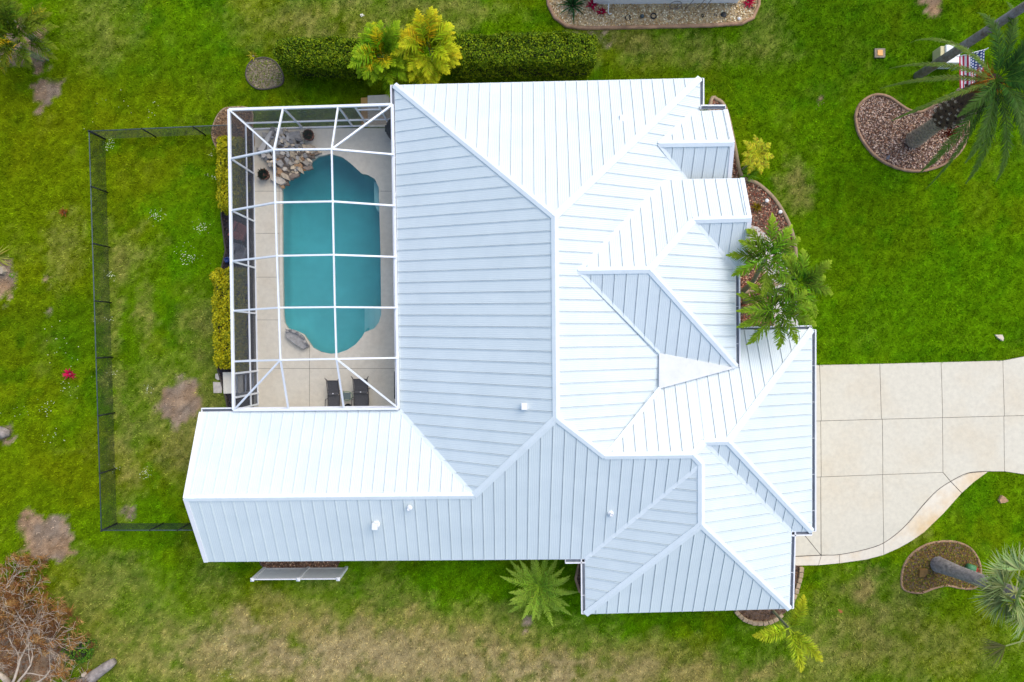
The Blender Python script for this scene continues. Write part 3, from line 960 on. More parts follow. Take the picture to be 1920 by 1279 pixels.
# screen door in the long wall
da, db = P(440.5, 704, ZC), P(441.3, 742, ZC)
m = MB()
for y in (da.y, db.y): m.bar((wx + .05, y, .12), (wx + .05, y, 2.02), .05, .09)
for z in (.17, 1.0, 1.97): m.bar((wx + .05, da.y, z), (wx + .05, db.y, z), .05, .1)
dr_ = m.build('screen_door', M['alu'], cage)
m = MB(); m.box((wx + .11, db.y + .1, 1.02), (.05, .04, .14)); m.build('handle', M['black'], dr_)


def screen(pts, mt='screen', dz=-0.02):
    m = MB(); m.add([Vector(p) + Vector((0, 0, dz)) for p in pts], [tuple(range(len(pts)))]); return m.build('screen_panel', M[mt], cage)


for j in range(4):
    screen([LE[j], NL[j], NL[j + 1], LE[j + 1]]); screen([NL[j], NR[j], NR[j + 1], NL[j + 1]]); screen([NR[j], RE[j], RE[j + 1], NR[j + 1]])
screen([NW, NL[0], LE[0]]); screen([NW, N1, NL[0]]); screen([N1, N2, NR[0], NL[0]]); screen([N2, NE, NR[0]]); screen([NE, RE[0], NR[0]])
screen([SW, LE[4], NL[4]]); screen([SW, S1, NL[4]]); screen([S1, S2, NR[4], NL[4]]); screen([S2, SE, NR[4]]); screen([SE, RE[4], NR[4]])
wl = [NW] + LE + [SW]
for a, b in zip(wl[:-1], wl[1:]):
    screen([zed(a, .1), zed(b, .1), b, a], 'screen_wall')
nl = [NW, N1, N2, P(665, 199, ZC), P(710, 198, ZC), NE]
for a, b in zip(nl[:-1], nl[1:]):
    screen([zed(a, .1), zed(b, .1), b, a], 'screen_wall')

# ------------------------------------------------------------------ rocks of the waterfall
def rock(c, rx, ry, h, rot, col, parent, seed, z0, name='stone'):
    r_ = np.random.default_rng(seed)
    n = int(r_.integers(4, 7))
    an = np.sort((np.arange(n) + r_.uniform(-.3, .3, n)) / n * 2 * math.pi)
    rr = r_.uniform(.62, 1.22, n)
    top = r_.uniform(.9, .97)
    tilt = r_.uniform(-.3, .3, 2)
    vs = []
    for lvl, sc in ((0, 1.0), (.65, 1.02), (1.0, top)):
        for k in range(n):
            x, y = rr[k] * rx * sc * math.cos(an[k]), rr[k] * ry * sc * math.sin(an[k])
            z = z0 + h * lvl + (x * tilt[0] + y * tilt[1] if lvl > 0 else 0) + (r_.uniform(-.015, .015) if lvl == 1 else 0)
            vs.append((c[0] + x * math.cos(rot) - y * math.sin(rot), c[1] + x * math.sin(rot) + y * math.cos(rot), max(z, z0)))
    m = MB()
    m.add(vs, [tuple(range(2 * n, 3 * n))] + [(l * n + k, l * n + (k + 1) % n, (l + 1) * n + (k + 1) % n, (l + 1) * n + k) for l in (0, 1) for k in range(n)])
    o = m.build(name, M['rock'], parent)
    a = o.data.attributes.new('col', 'FLOAT_COLOR', 'FACE')
    a.data.foreach_set('color', np.tile(np.array([*col, 1.0], np.float32), len(o.data.polygons)))
    return o


ROCKC = [lin(176, 172, 166), lin(140, 140, 140), lin(204, 186, 156), lin(188, 150, 110), lin(222, 204, 176), lin(136, 122, 108), lin(186, 176, 160), lin(206, 150, 96)]
wf = thing('rock_waterfall', 'pile of grey and tan flagstones forming a pool waterfall', 'waterfall', P(545, 300))
EDGE = zpix([(195, 600), (330, 330), (420, 250), (560, 235), (720, 270), (800, 370), (930, 480), (1130, 530), (1215, 600), (1140, 680), (1060, 760), (1040, 880), (930, 940), (850, 1010), (620, 1140), (560, 1220), (490, 1150), (450, 950), (340, 790), (250, 680)], 470, 220, 9.135)
ep = [P(a, b) for a, b in EDGE]
core = MB()
cm = P(548, 295)
k = len(ep)
vs = [(cm.x + (p.x - cm.x) * .93, cm.y + (p.y - cm.y) * .93, 0.04) for p in ep] + [(cm.x + (p.x - cm.x) * .8, cm.y + (p.y - cm.y) * .8, .14) for p in ep] + [(cm.x + (p.x - cm.x) * .3, cm.y + (p.y - cm.y) * .3, .42) for p in ep]
core.add(vs, [(l * k + i, l * k + (i + 1) % k, (l + 1) * k + (i + 1) % k, (l + 1) * k + i) for l in (0, 1) for i in range(k)] + [tuple(range(2 * k, 3 * k))])
co_ = core.build('mortar_core', M['rock'], wf)
a = co_.data.attributes.new('col', 'FLOAT_COLOR', 'FACE'); a.data.foreach_set('color', np.tile(np.array([*lin(120, 106, 92), 1], np.float32), len(co_.data.polygons)))
pts = []
tries = 0
while len(pts) < 120 and tries < 20000:
    tries += 1
    x = rng.uniform(490, 606); y = rng.uniform(244, 354)
    if not inside(np.array([x]), np.array([y]), EDGE)[0]: continue
    big_ = rng.random() < .22
    r_ = rng.uniform(8.0, 11.5) if big_ else rng.uniform(3.6, 7.0)
    if all(math.hypot(x - a, y - b) > (r_ + c_) * .6 for a, b, c_ in pts): pts.append((x, y, r_))
for i, (x, y, r_) in enumerate(pts):
    p = P(x, y)
    dist = math.hypot(x - 543, y - 290) / 60
    z0 = max(0.03, .44 * (1 - dist * .85)) + rng.uniform(0, .07)
    warm = (x - 490) * .5 + (y - 245) > 75
    ci = int(rng.choice([2, 3, 4, 7, 0, 6, 5, 2, 3])) if warm else int(rng.choice([0, 1, 1, 6, 0, 4]))
    f = rng.uniform(.5, 1.2)
    rock((p.x, p.y), r_ * K * 1.3, r_ * K * rng.uniform(.65, 1.05), rng.uniform(.06, .15), -0.7 + rng.uniform(-.7, .7), tuple(min(.9, c_ * f) for c_ in ROCKC[ci]), wf, 100 + i, z0)
m = MB(); m.prism(pix([(489, 286), (500, 268), (511, 251), (517, 250), (508, 272), (499, 290)]), 0.05, 0.42); m.build('spill_slab', M['path'], wf, False, .03)
# small stone ledge at the other end of the pool
lg = thing('stone_ledge', 'low grey stone ledge at the curved pool corner', 'stone ledge', P(560, 637))
m = MB(); m.prism(pix([(539, 621), (546, 617), (558, 621), (570, 629), (577, 641), (582, 650), (571, 655), (556, 646), (540, 633)]), .04, .3); m.build('ledge_body', M['ledge'], lg, False, .03)
for i, (x, y) in enumerate(((543, 620), (549, 619.5), (555, 622), (561, 625), (567, 629), (572, 634), (576, 640), (579, 646))):
    p = P(x, y); rock((p.x, p.y), .11, .07, .1, -.6, tuple(c_ * .8 for c_ in ROCKC[i % 2]), lg, 300 + i, .29)

# ------------------------------------------------------------------ leaves, fronds
def jitter(col, n, amt, r_):
    c = np.array(col)[None, :] * (1 + r_.uniform(-amt, amt, (n, 1)))
    c = c * (1 + r_.uniform(-amt * .35, amt * .35, (n, 3)))
    return np.clip(c, 0.002, 1)


def leaf_quads(c, dirv, side, L, W):
    """diamond leaves: c (N,3) base, dirv (N,3) unit, side (N,3) unit"""
    tip = c + dirv * L[:, None]
    mid = c + dirv * (L * .45)[:, None]
    return np.stack([c, mid + side * (W / 2)[:, None], tip, mid - side * (W / 2)[:, None]], 1)


def unit(v):
    return v / np.maximum(np.linalg.norm(v, axis=-1, keepdims=True), 1e-9)


def frond(parent, base, az, el0, L, droop, nl, lmax, lw, col, seed, plumose=False, name='frond', vee=.25, tipcol=None, lang=.6, side_curl=0.0, ldroop=.5, loose=.14, cvar=.5):
    r_ = np.random.default_rng(seed)
    n = 14
    pts, p, el, a = [], np.array(base, float), el0, az
    for i in range(n + 1):
        pts.append(p.copy())
        p = p + np.array([math.cos(a) * math.cos(el), math.sin(a) * math.cos(el), math.sin(el)]) * L / n
        el -= droop / n * (0.5 + i / n); a += side_curl / n
    pts = np.array(pts)
    t = np.linspace(.12, .99, nl)
    fi = t * n; i0 = np.minimum(fi.astype(int), n - 1); fr = (fi - i0)[:, None]
    pos = pts[i0] * (1 - fr) + pts[i0 + 1] * fr
    tan = unit(pts[i0 + 1] - pts[i0])
    sd = unit(np.cross(tan, np.array([0, 0, 1.0])))
    up = np.cross(sd, tan)
    prof = lmax * np.clip(np.sin(np.pi * (.14 + .84 * t ** .9)), .14, 1)
    quads, cols = [], []
    for s in ((-1, 1) if not plumose else (-1, 1, -1, 1, -1, 1)):
        m_ = len(t)
        roll = r_.uniform(-.18 - loose * .5, .18 + loose * .5, m_) + vee if not plumose else r_.uniform(-1.5, 1.5, m_)
        fa = lang + r_.uniform(-loose, loose, m_)
        lat = sd * (s * np.cos(roll))[:, None] + up * np.sin(roll)[:, None]
        dv = unit(lat * np.cos(fa)[:, None] * 1.0 + tan * np.sin(fa)[:, None] + np.array([0, 0, -.22]) * r_.uniform(.3, 1.4, (m_, 1)))
        wv = unit(np.cross(dv, up + .25 * lat))
        Ls = prof * r_.uniform(.78, 1.15, m_)
        Wd = (np.full(m_, lw) * r_.uniform(.7, 1.25, m_))[:, None]
        mid = pos + dv * (Ls * .5)[:, None]
        d2 = unit(dv + np.array([0, 0, -1.0]) * (ldroop * r_.uniform(.3, 1.5, (m_, 1))))
        tip = mid + d2 * (Ls * .5)[:, None]
        quads.append(np.stack([pos - wv * Wd * .3, mid - wv * Wd * .5, mid + wv * Wd * .5, pos + wv * Wd * .3], 1))
        quads.append(np.stack([mid - wv * Wd * .5, tip - wv * Wd * .05, tip + wv * Wd * .05, mid + wv * Wd * .5], 1))
        cbase = jitter(col, m_, cvar, r_)
        if tipcol is not None:
            cbase = cbase * (1 - t[:, None] ** 2) + np.array(tipcol) * t[:, None] ** 2
        cols.append(cbase); cols.append(np.clip(cbase * 1.15, 0, 1))
    # rachis as a thin three sided strip
    rw = np.linspace(.022, .006, n + 1)[:, None]
    tn = unit(np.gradient(pts, axis=0)); sd2 = unit(np.cross(tn, np.array([0, 0, 1.0])))
    a_, b_, u_ = pts - sd2 * rw, pts + sd2 * rw, pts + np.array([0, 0, 1]) * rw * .8
    for aa, bb in ((a_, u_), (u_, b_)):
        quads.append(np.stack([aa[:-1], aa[1:], bb[1:], bb[:-1]], 1))
        cols.append(jitter(np.array(col) * 1.25 + np.array([.03, .03, 0]), n, .1, r_))
    return soup(name, np.concatenate(quads), np.concatenate(cols), M['leaf'], parent)


def fan_leaf(parent, base, az, el, stalk, rad, nseg, spread, col, seed, fold=.12):
    r_ = np.random.default_rng(seed)
    dirv = np.array([math.cos(az) * math.cos(el), math.sin(az) * math.cos(el), math.sin(el)])
    hub = np.array(base) + dirv * stalk + np.array([0, 0, -.12 * stalk])
    sd = unit(np.cross(dirv, [0, 0, 1.0])); up = np.cross(sd, dirv)
    ang = np.linspace(-spread / 2, spread / 2, nseg) + r_.uniform(-.03, .03, nseg)
    dv = unit(np.cos(ang)[:, None] * dirv + np.sin(ang)[:, None] * sd + up * (fold * np.abs(np.sin(ang)))[:, None] + np.array([0, 0, -.12]) * r_.uniform(0, 1.6, (nseg, 1)))
    w_ = unit(np.cross(dv, up + r_.uniform(-.35, .35, (nseg, 3))))
    Ls = rad * (0.72 + .28 * np.cos(ang * .6)) * r_.uniform(.88, 1.08, nseg)
    qd = leaf_quads(np.repeat(hub[None], nseg, 0), dv, w_, Ls, np.full(nseg, rad * spread / nseg * .62))
    cols = jitter(col, nseg, .32, r_)
    wv = sd * .03
    st_ = np.array([[np.array(base) - wv, hub - wv, hub + wv, np.array(base) + wv]])
    return soup('fan_leaf', np.concatenate([qd, st_]), np.concatenate([cols, np.array([lin(170, 175, 110)])]), M['leaf'], parent)


def trunk(parent, pts, rad, mt, rings=0, n=12, name='trunk'):
    m = MB()
    sp = smooth_path([tuple(p) for p in pts], 8 if rings < 2 else 22)
    rr = np.interp(np.linspace(0, 1, len(sp)), np.linspace(0, 1, len(rad)), rad)
    if rings:
        rr = rr * (1 + .035 * max(1, rings) * np.array([(-1) ** i for i in range(len(sp))]))
    m.tube(sp, list(rr), n)
    return m.build(name, M[mt], parent, True)


GREEN, LIME, YEL = lin(70, 112, 28), lin(128, 160, 32), lin(190, 180, 30)
DARKG, OLIVE = lin(52, 84, 26), lin(98, 122, 44)

# three palms over the front walk
for i, (bx, by, cx, cy, z, lab) in enumerate(((1392, 548, 1437, 482, 4.3, 'green feather palm reaching over the curved front walk beside the gable'),
                                              (1386, 580, 1455, 583, 4.2, 'green feather palm with a frond lying over the garage roof edge'),
                                              (1394, 566, 1497, 530, 4.0, 'green feather palm leaning out over the lawn beyond the front walk'))):
    b, c = P(bx, by), P(cx, cy, z)
    t = thing('palm_tree', lab, 'palm tree', b, 'palms by the front walk')
    trunk(t, [b + Vector((0, 0, -.1)), b.lerp(c, .3) + Vector((.05, 0, .25)), b.lerp(c, .7) + Vector((0, 0, .2)), c], [.13, .1, .085, .075], 'greenstem', 1)
    azs = [[82, 55, 25, -5, -35, 158, 182, 120, 215, 255, 300], [183, 205, 160, 135, 105, 60, 30, 5, -22, -55, -85, 235], [8, -18, 40, 78, -62, 125, 250, 175, 215, 100]][i]
    for k, a in enumerate(azs):
        L_ = rng.uniform(1.5, 1.95) * (.85 if i == 2 else 1)
        frond(t, c, R(a + rng.uniform(-8, 8)), R(rng.uniform(18, 50)), L_, rng.uniform(1.2, 1.9), 46, .44, .044, tuple(np.array(lin(74, 114, 14)) * rng.uniform(.45, 1.5)), 400 + i * 20 + k, tipcol=lin(150, 176, 36), vee=.35, lang=.82, ldroop=1.0, loose=.3, cvar=.75)

# big date palm in the kidney bed
b, c = P(1712, 264), P(1866, 152, 5.6)
t = thing('date_palm', 'tall date palm with thick trunk leaning from the kidney-shaped bed', 'palm tree', b)
trunk(t, [b + Vector((0, 0, -.1)), b.lerp(c, .25), b.lerp(c, .5)], [.38, .3, .31], 'barkdark', 2, 16)
bo = trunk(t, [b.lerp(c, .38), b.lerp(c, .5), b.lerp(c, .72), c], [.3, .56, .54, .3], 'boots', 0, 16, 'boot_bulb')
ax = (c - b).normalized(); s1 = ax.cross(Vector((0, 0, 1))).normalized(); s2 = ax.cross(s1)
m = MB()
for k in range(130):
    tt = .02 + .40 * k / 130.0; an = k * 2.39996; o_ = s1 * math.cos(an) + s2 * math.sin(an)
    p = b.lerp(c, tt) + o_ * float(np.interp(tt, [0, .25, .5], [.36, .285, .30]))
    m.bar(p - o_ * .03, p + o_ * .035 + ax * .02, .15, .035, up=ax)
m.build('leaf_scars', M['boottip'], t)
ax = (c - b).normalized(); s1 = ax.cross(Vector((0, 0, 1))).normalized(); s2 = ax.cross(s1)
for k in range(95):
    tt = .41 + .36 * (k / 95.0); an = k * 2.39996
    rd_ = float(np.interp(tt, [.38, .5, .75], [.33, .57, .53]))
    o_ = s1 * math.cos(an) + s2 * math.sin(an)
    p = b.lerp(c, tt) + o_ * rd_
    m = MB(); m.bar(p - o_ * .05, p + o_ * .09 + ax * .05, .095, .055, up=ax); m.build('boot_stub', M['boottip'] if k % 3 else M['boots'], bo)
LONG = [(180, 20, 4.3, 1.5), (170, 28, 4.2, 1.7), (146, 30, 4.0, 2.2), (199, 12, 3.9, 1.5), (244, 8, 4.6, 1.2), (236, 10, 4.2, 1.3), (264, 10, 4.0, 1.3), (252, 25, 3.4, 1.4), (283, 10, 4.0, 1.3), (300, 12, 3.8, 1.2),
        (322, 12, 3.8, 1.2), (345, 15, 3.8, 1.2), (5, 15, 3.8, 1.2), (25, 20, 3.8, 1.3), (50, 20, 3.8, 1.3), (78, 25, 3.5, 1.5), (105, 40, 3.0, 1.9), (15, 50, 2.8, 1.4), (60, 55, 2.8, 1.5), (280, 50, 2.6, 1.5), (330, 55, 2.6, 1.5), (222, 45, 2.4, 1.9)]
for k, (a, e_, L_, dr) in enumerate(LONG):
    pale = lin(98, 116, 44) if k < 4 else lin(44, 80, 22)
    frond(t, c, R(a), R(e_), L_, dr, 90, .42 if k > 4 else .2, .034, tuple(np.array(pale) * rng.uniform(.75, 1.25)), 500 + k, vee=.18, lang=.85, tipcol=lin(92, 118, 44), ldroop=.25)
# orange fruit stalks
r_ = np.random.default_rng(5)
for k, a in enumerate((110, 175, 200, 330, 250)):
    n_ = 40
    base = np.repeat(np.array(c)[None] + np.array([0, 0, -.1]), n_, 0) + r_.normal(0, .08, (n_, 3))
    aa = R(a) + r_.normal(0, .28, n_)
    dv = unit(np.stack([np.cos(aa), np.sin(aa), r_.uniform(-.7, .3, n_)], 1))
    qd = leaf_quads(base, dv, unit(np.cross(dv, [0, 0, 1.0])), r_.uniform(.5, 1.0, n_), np.full(n_, .03))
    soup('fruit_stalk', qd, jitter(lin(168, 104, 20), n_, .4, r_), M['leaf'], t)

n_ = 420
base = np.array(P(1783, 246, 2.3)) + r_.normal(0, .16, (n_, 3)); dv = unit(r_.normal(0, 1, (n_, 3)))
fc_ = soup('fruit_cluster', leaf_quads(base, dv, unit(np.cross(dv, r_.normal(0, 1, (n_, 3)))), np.full(n_, .08), np.full(n_, .06)), jitter(lin(120, 40, 22), n_, .5, r_), M['leaf'], t); fc_['kind'] = 'stuff'
# silver fan palm, lower right
b, c = P(1757, 1058), P(1904, 1112, 4.7)
t = thing('fan_palm', 'silver-green fan palm with grey trunk leaning from the oval bed', 'palm tree', b)
trunk(t, [b + Vector((0, 0, -.1)), b.lerp(c, .3) + Vector((0, 0, .05)), b.lerp(c, .75), c], [.36, .27, .25, .22], 'bark', 2, 16)
for k, (a, e_, s_, r2) in enumerate(((150, 25, .7, 1.25), (185, 10, .6, 1.3), (205, 20, .5, 1.2), (120, 20, 1.0, 1.4), (95, 25, 1.1, 1.4), (60, 30, 1.1, 1.4), (20, 20, 1.0, 1.4), (-20, 20, 1.1, 1.4), (-55, 25, 1.0, 1.4), (165, 60, .5, 1.2), (40, 65, .6, 1.2), (-80, 40, .8, 1.2), (230, 50, .5, 1.1))):
    fan_leaf(t, c, R(a), R(e_), s_, r2, 34, R(170), tuple(np.array(lin(150, 168, 104)) * (.6 + .7 * rng.random())), 560 + k)
fan_leaf(t, tuple(P(1925, 1200, 3.9)), R(208), R(-12), .75, 1.05, 26, R(95), lin(98, 100, 52), 590)

# foxtail palm at the stone edged bed
b, c = P(1450, 1146), P(1479, 1178, 2.1)
t = thing('foxtail_palm', 'young foxtail palm with four bushy yellow-green fronds below the stone edging', 'palm tree', b)
trunk(t, [b + Vector((0, 0, -.05)), b.lerp(c, .5), c], [.07, .055, .05], 'greenstem', 1, 10)
for k, (a, L_, e_) in enumerate(((70, 1.7, 35), (190, 1.7, 30), (283, 1.9, 35), (316, 1.9, 40))):
    frond(t, c, R(a), R(e_), L_, 1.3, 70, .42, .026, tuple(np.array(lin(150, 172, 30)) * rng.uniform(.85, 1.2)), 600 + k, plumose=True, tipcol=lin(195, 190, 40), lang=.55, ldroop=.3)

# pygmy palm below the south eave
b, c = P(1008, 1097), P(1010, 1099, .75)
t = thing('pygmy_palm', 'round green pygmy palm on the lawn below the long eave', 'palm tree', b)
trunk(t, [b + Vector((0, 0, -.05)), b.lerp(c, .5), c], [.1, .09, .1], 'barkdark', 1, 10)
for k in range(24):
    frond(t, c, R(k * 15.1 + rng.uniform(-6, 6)), R(rng.uniform(20, 55)), rng.uniform(1.5, 2.0), rng.uniform(.9, 1.6), 46, .25, .026, tuple(np.array(lin(116, 152, 40)) * rng.uniform(.7, 1.3)), 620 + k, vee=.3, lang=.7, tipcol=lin(166, 190, 70))

# areca clumps in the hedge gap
for i, (bx, by, z, n_, c1, lab, L0) in enumerate(((732, 140, 2.2, 60, lin(96, 140, 12), 'green areca palm clump beside the left hedge', 1.3), (812, 132, 2.4, 60, lin(134, 156, 14), 'yellow-green areca palm clump beside the right hedge', 1.42),
                                                  (84, 102, 2.0, 44, lin(80, 108, 14), 'dark green clumping palm in the mulch ring at the lawn edge', 1.7))):
    b = P(bx, by)
    t = thing('areca_palm', lab, 'palm tree', b)
    r_ = np.random.default_rng(70 + i)
    for k in range(7):
        a = r_.uniform(0, 6.28); q_ = b + Vector((math.cos(a) * .3, math.sin(a) * .3, 0))
        trunk(t, [q_ + Vector((0, 0, -.05)), q_ + Vector((math.cos(a) * .15, math.sin(a) * .15, z * .55)), q_ + Vector((math.cos(a) * .3, math.sin(a) * .3, z))], [.05, .045, .035], 'greenstem', 1, 8)
    for k in range(n_):
        a = k * 2.39996 + r_.uniform(-.3, .3)
        q_ = b + Vector((math.cos(a) * .25, math.sin(a) * .25, z * r_.uniform(.55, 1.05)))
        yel = r_.random()
        cc = np.array(c1) * r_.uniform(.55, 1.25)
        if yel < (.16, .28, .08)[i]: cc = np.array(lin(206, 176, 14)) * r_.uniform(.7, 1.05)
        frond(t, q_, a, R(r_.uniform(20, 75)), L0 * r_.uniform(.75, 1.1), r_.uniform(1.0, 1.9), 30, .42, .04, tuple(cc), 700 + i * 50 + k, loose=.16, cvar=.65, vee=.45, lang=.7, tipcol=(lin(150, 176, 20), lin(200, 196, 24))[i] if i < 2 else lin(110, 122, 24), ldroop=.5)

# small yellow palm by the bay
b, c = P(1392, 318), P(1420, 291, .9)
t = thing('small_palm', 'small yellow-green palm leaning from the bed by the bay gable', 'palm tree', b)
trunk(t, [b, b.lerp(c, .6), c], [.05, .04, .04], 'greenstem', 1, 8)
for k in range(10):
    frond(t, c, R(k * 36 + rng.uniform(-10, 10)), R(rng.uniform(15, 40)), rng.uniform(.75, 1.0), 1.2, 30, .24, .045, tuple(np.array(lin(176, 178, 36)) * rng.uniform(.7, 1.1)), 850 + k, vee=.2)


def spiky(name, label, cat, px, py, n_, L_, w_, col, seed, el=(10, 70), z=0.02, group=None):
    b = P(px, py)
    t = thing(name, label, cat, b, group)
    r_ = np.random.default_rng(seed)
    a = np.arange(n_) * 2.39996 + r_.uniform(-.2, .2, n_); e_ = np.radians(r_.uniform(el[0], el[1], n_))
    dv = np.stack([np.cos(a) * np.cos(e_), np.sin(a) * np.cos(e_), np.sin(e_)], 1)
    base = np.repeat(np.array(b)[None], n_, 0) + np.array([0, 0, z])
    Ls = L_ * r_.uniform(.7, 1.1, n_)
    s_ = unit(np.cross(dv, [0, 0, 1.0]))
    mid = base + dv * (Ls * .5)[:, None]
    tip = mid + unit(dv + np.array([0, 0, -.45])) * (Ls * .5)[:, None]
    W = np.full(n_, w_)[:, None]
    qa = np.stack([base - s_ * W * .3, mid - s_ * W * .5, mid + s_ * W * .5, base + s_ * W * .3], 1)
    qb = np.stack([mid - s_ * W * .5, tip - s_ * W * .06, tip + s_ * W * .06, mid + s_ * W * .5], 1)
    cl = jitter(col, n_, .3, r_)
    soup('leaves', np.concatenate([qa, qb]), np.concatenate([cl, cl]), M['leaf'], t)
    m = MB(); m.lathe(b, [(.05, -.03), (.06, .04), (.03, .09)], 8); m.build('stem', M['barkdark'], t)
    return t


spiky('cordyline', 'magenta cordyline alone on the lawn outside the wire fence', 'plant', 133, 701, 26, .34, .07, lin(190, 20, 70), 1)
spiky('cordyline', 'magenta cordyline touching the white neighbour wall in the gravel', 'plant', 1110, 11, 24, .34, .07, lin(170, 20, 60), 2)
spiky('cordyline', 'magenta cordyline in the gravel next to the white bent pipe', 'plant', 1128, 24, 22, .30, .07, lin(165, 18, 55), 3)
spiky('cordyline', 'magenta cordyline at the rounded kerb end of the gravel bed', 'plant', 1402, 6, 26, .36, .07, lin(170, 24, 60), 4)
spiky('yucca', 'dark green yucca in the corner of the gravel bed', 'plant', 1073, 12, 46, .85, .06, lin(44, 82, 40), 5, (15, 75))
spiky('croton', 'orange and green croton shrub in the red mulch bed', 'plant', 1418, 389, 40, .30, .06, lin(130, 110, 24), 6, (20, 80))
spiky('lawn_shrub', 'small rusty red shrub on the lawn outside the fence', 'plant', 122, 399, 36, .26, .045, lin(140, 84, 34), 7, (20, 80))
spiky('agave', 'pale striped agave on the mulch patch with boulder', 'plant', -6, 484, 34, .95, .06, lin(150, 150, 62), 8, (5, 60))
spiky('bed_fern', 'bright green fern under the small yellow palm', 'plant', 1403, 328, 34, .55, .05, lin(104, 150, 24), 9, (10, 70))
spiky('weed_tuft', 'green weed tuft on dark mulch beside the pale boulder', 'plant', 24, 516, 18, .18, .035, lin(110, 150, 30), 10, (10, 60))
spiky('corner_weed', 'yellowish weed growing at the round sandy bed rim', 'plant', 476, 106, 22, .35, .05, lin(150, 150, 30), 11, (10, 70))


# ------------------------------------------------------------------ hedges and bushes of small leaves
def leafy(name, label, cat, poly, h, n_, size, cols, seed, core_col='core', group=None, round_=.3, soft=.22, wood=True):
    """clipped bush: plan outline, height, leaves scattered on and just under its skin"""
    r_ = np.random.default_rng(seed)
    xs_, ys_ = [p[0] for p in poly], [p[1] for p in poly]
    cx, cy = sum(xs_) / len(xs_), sum(ys_) / len(ys_)
    t = thing(name, label, cat, (cx, cy, 0), group)
    m = MB()
    ins = .12 + soft * .4
    inner = [(cx + (p[0] - cx) * max(.3, 1 - ins / max(.3, (max(xs_) - min(xs_)) / 2)), cy + (p[1] - cy) * max(.3, 1 - ins / max(.3, (max(ys_) - min(ys_)) / 2))) for p in poly]
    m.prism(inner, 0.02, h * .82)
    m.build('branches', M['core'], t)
    # sample: sides and top
    P2_ = np.array([[p[0], p[1]] for p in poly])
    seg = np.roll(P2_, -1, 0) - P2_; sl = np.linalg.norm(seg, axis=1)
    per = sl.sum()
    area = abs(sum(P2_[i][0] * P2_[(i + 1) % len(P2_)][1] - P2_[(i + 1) % len(P2_)][0] * P2_[i][1] for i in range(len(P2_)))) / 2
    ns = int(n_ * per * h / (per * h + area * 1.4)); nt_ = n_ - ns
    k = r_.choice(len(sl), ns, p=sl / per); tt = r_.random(ns)
    xy = P2_[k] + seg[k] * tt[:, None]
    nr = np.stack([seg[k][:, 1], -seg[k][:, 0]], 1) / sl[k][:, None]
    orient = sum(P2_[i][0] * P2_[(i + 1) % len(P2_)][1] - P2_[(i + 1) % len(P2_)][0] * P2_[i][1] for i in range(len(P2_)))
    if orient < 0: nr = -nr
    z = h * np.sqrt(r_.random(ns)) * .98
    inset = np.clip((z - h * (1 - round_)) / (h * round_), 0, 1) ** 2 * soft
    lump = (VA.fbm(xy[:, 0] * 2 + z * 1.3, xy[:, 1] * 2 + z, 3) - .5) * .5
    ps = np.concatenate([xy - nr * (inset - lump + .14 * r_.random(ns))[:, None], z[:, None]], 1)
    ns_ = np.concatenate([nr, (.2 + inset * 3)[:, None]], 1)
    pt = []
    while len(pt) < nt_:
        a = r_.uniform(min(xs_), max(xs_), nt_); b = r_.uniform(min(ys_), max(ys_), nt_)
        ok = inside(a, b, poly)
        pt += list(zip(a[ok], b[ok]))
    pt = np.array(pt[:nt_])
    dc_ = np.min(np.stack([np.abs(pt[:, 0] - min(xs_)), np.abs(pt[:, 0] - max(xs_)), np.abs(pt[:, 1] - min(ys_)), np.abs(pt[:, 1] - max(ys_))]), 0)
    zt = h - h * round_ * .6 * np.clip(1 - dc_ / max(soft * 1.6, .05), 0, 1) ** 2 + (VA.fbm(pt[:, 0] * 2.2, pt[:, 1] * 2.2, 3) - .5) * .5 - .2 * r_.random(nt_) ** 2
    pp = np.concatenate([ps, np.concatenate([pt, zt[:, None]], 1)]); nn = np.concatenate([ns_, np.tile([0, 0, 1.0], (nt_, 1))])
    N_ = len(pp)
    nn = unit(nn + r_.normal(0, .55, (N_, 3)))
    dv = unit(np.cross(nn, r_.normal(0, 1, (N_, 3))))
    s_ = np.cross(nn, dv)
    Ls = size * r_.uniform(.7, 1.35, N_)
    qd = leaf_quads(pp - dv * (Ls / 2)[:, None], dv, s_, Ls, Ls * .6)
    ci = r_.choice(len(cols), N_)
    cl = np.array(cols)[ci] * r_.uniform(.8, 1.2, (N_, 1))
    fo = soup('foliage', qd, np.clip(cl, .002, 1), M['leaf'], t)
    fo['kind'] = 'stuff'
    return t


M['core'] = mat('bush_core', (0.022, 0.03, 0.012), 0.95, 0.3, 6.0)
HC = [lin(96, 124, 10), lin(76, 106, 8), lin(118, 142, 12), lin(142, 158, 18), lin(52, 76, 6)]
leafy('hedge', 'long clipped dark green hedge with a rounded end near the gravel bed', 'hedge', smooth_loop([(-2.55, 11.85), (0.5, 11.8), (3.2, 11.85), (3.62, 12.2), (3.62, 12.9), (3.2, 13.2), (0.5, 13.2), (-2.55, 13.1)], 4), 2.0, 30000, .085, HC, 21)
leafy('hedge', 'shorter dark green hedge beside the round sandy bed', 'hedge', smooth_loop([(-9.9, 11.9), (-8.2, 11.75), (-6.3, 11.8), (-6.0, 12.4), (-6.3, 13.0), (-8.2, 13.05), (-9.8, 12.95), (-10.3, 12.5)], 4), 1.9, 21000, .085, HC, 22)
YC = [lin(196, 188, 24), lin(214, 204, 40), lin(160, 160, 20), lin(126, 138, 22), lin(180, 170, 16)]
leafy('yellow_bush', 'long bright yellow-leaved hedge outside the cage near its door', 'bush', smooth_loop(pix([(411, 512), (425, 506), (462, 507), (468, 520), (468, 680), (462, 690), (426, 690), (416, 680), (408, 610)]), 3), 1.0, 11000, .11, YC, 23, round_=.8, soft=.4)
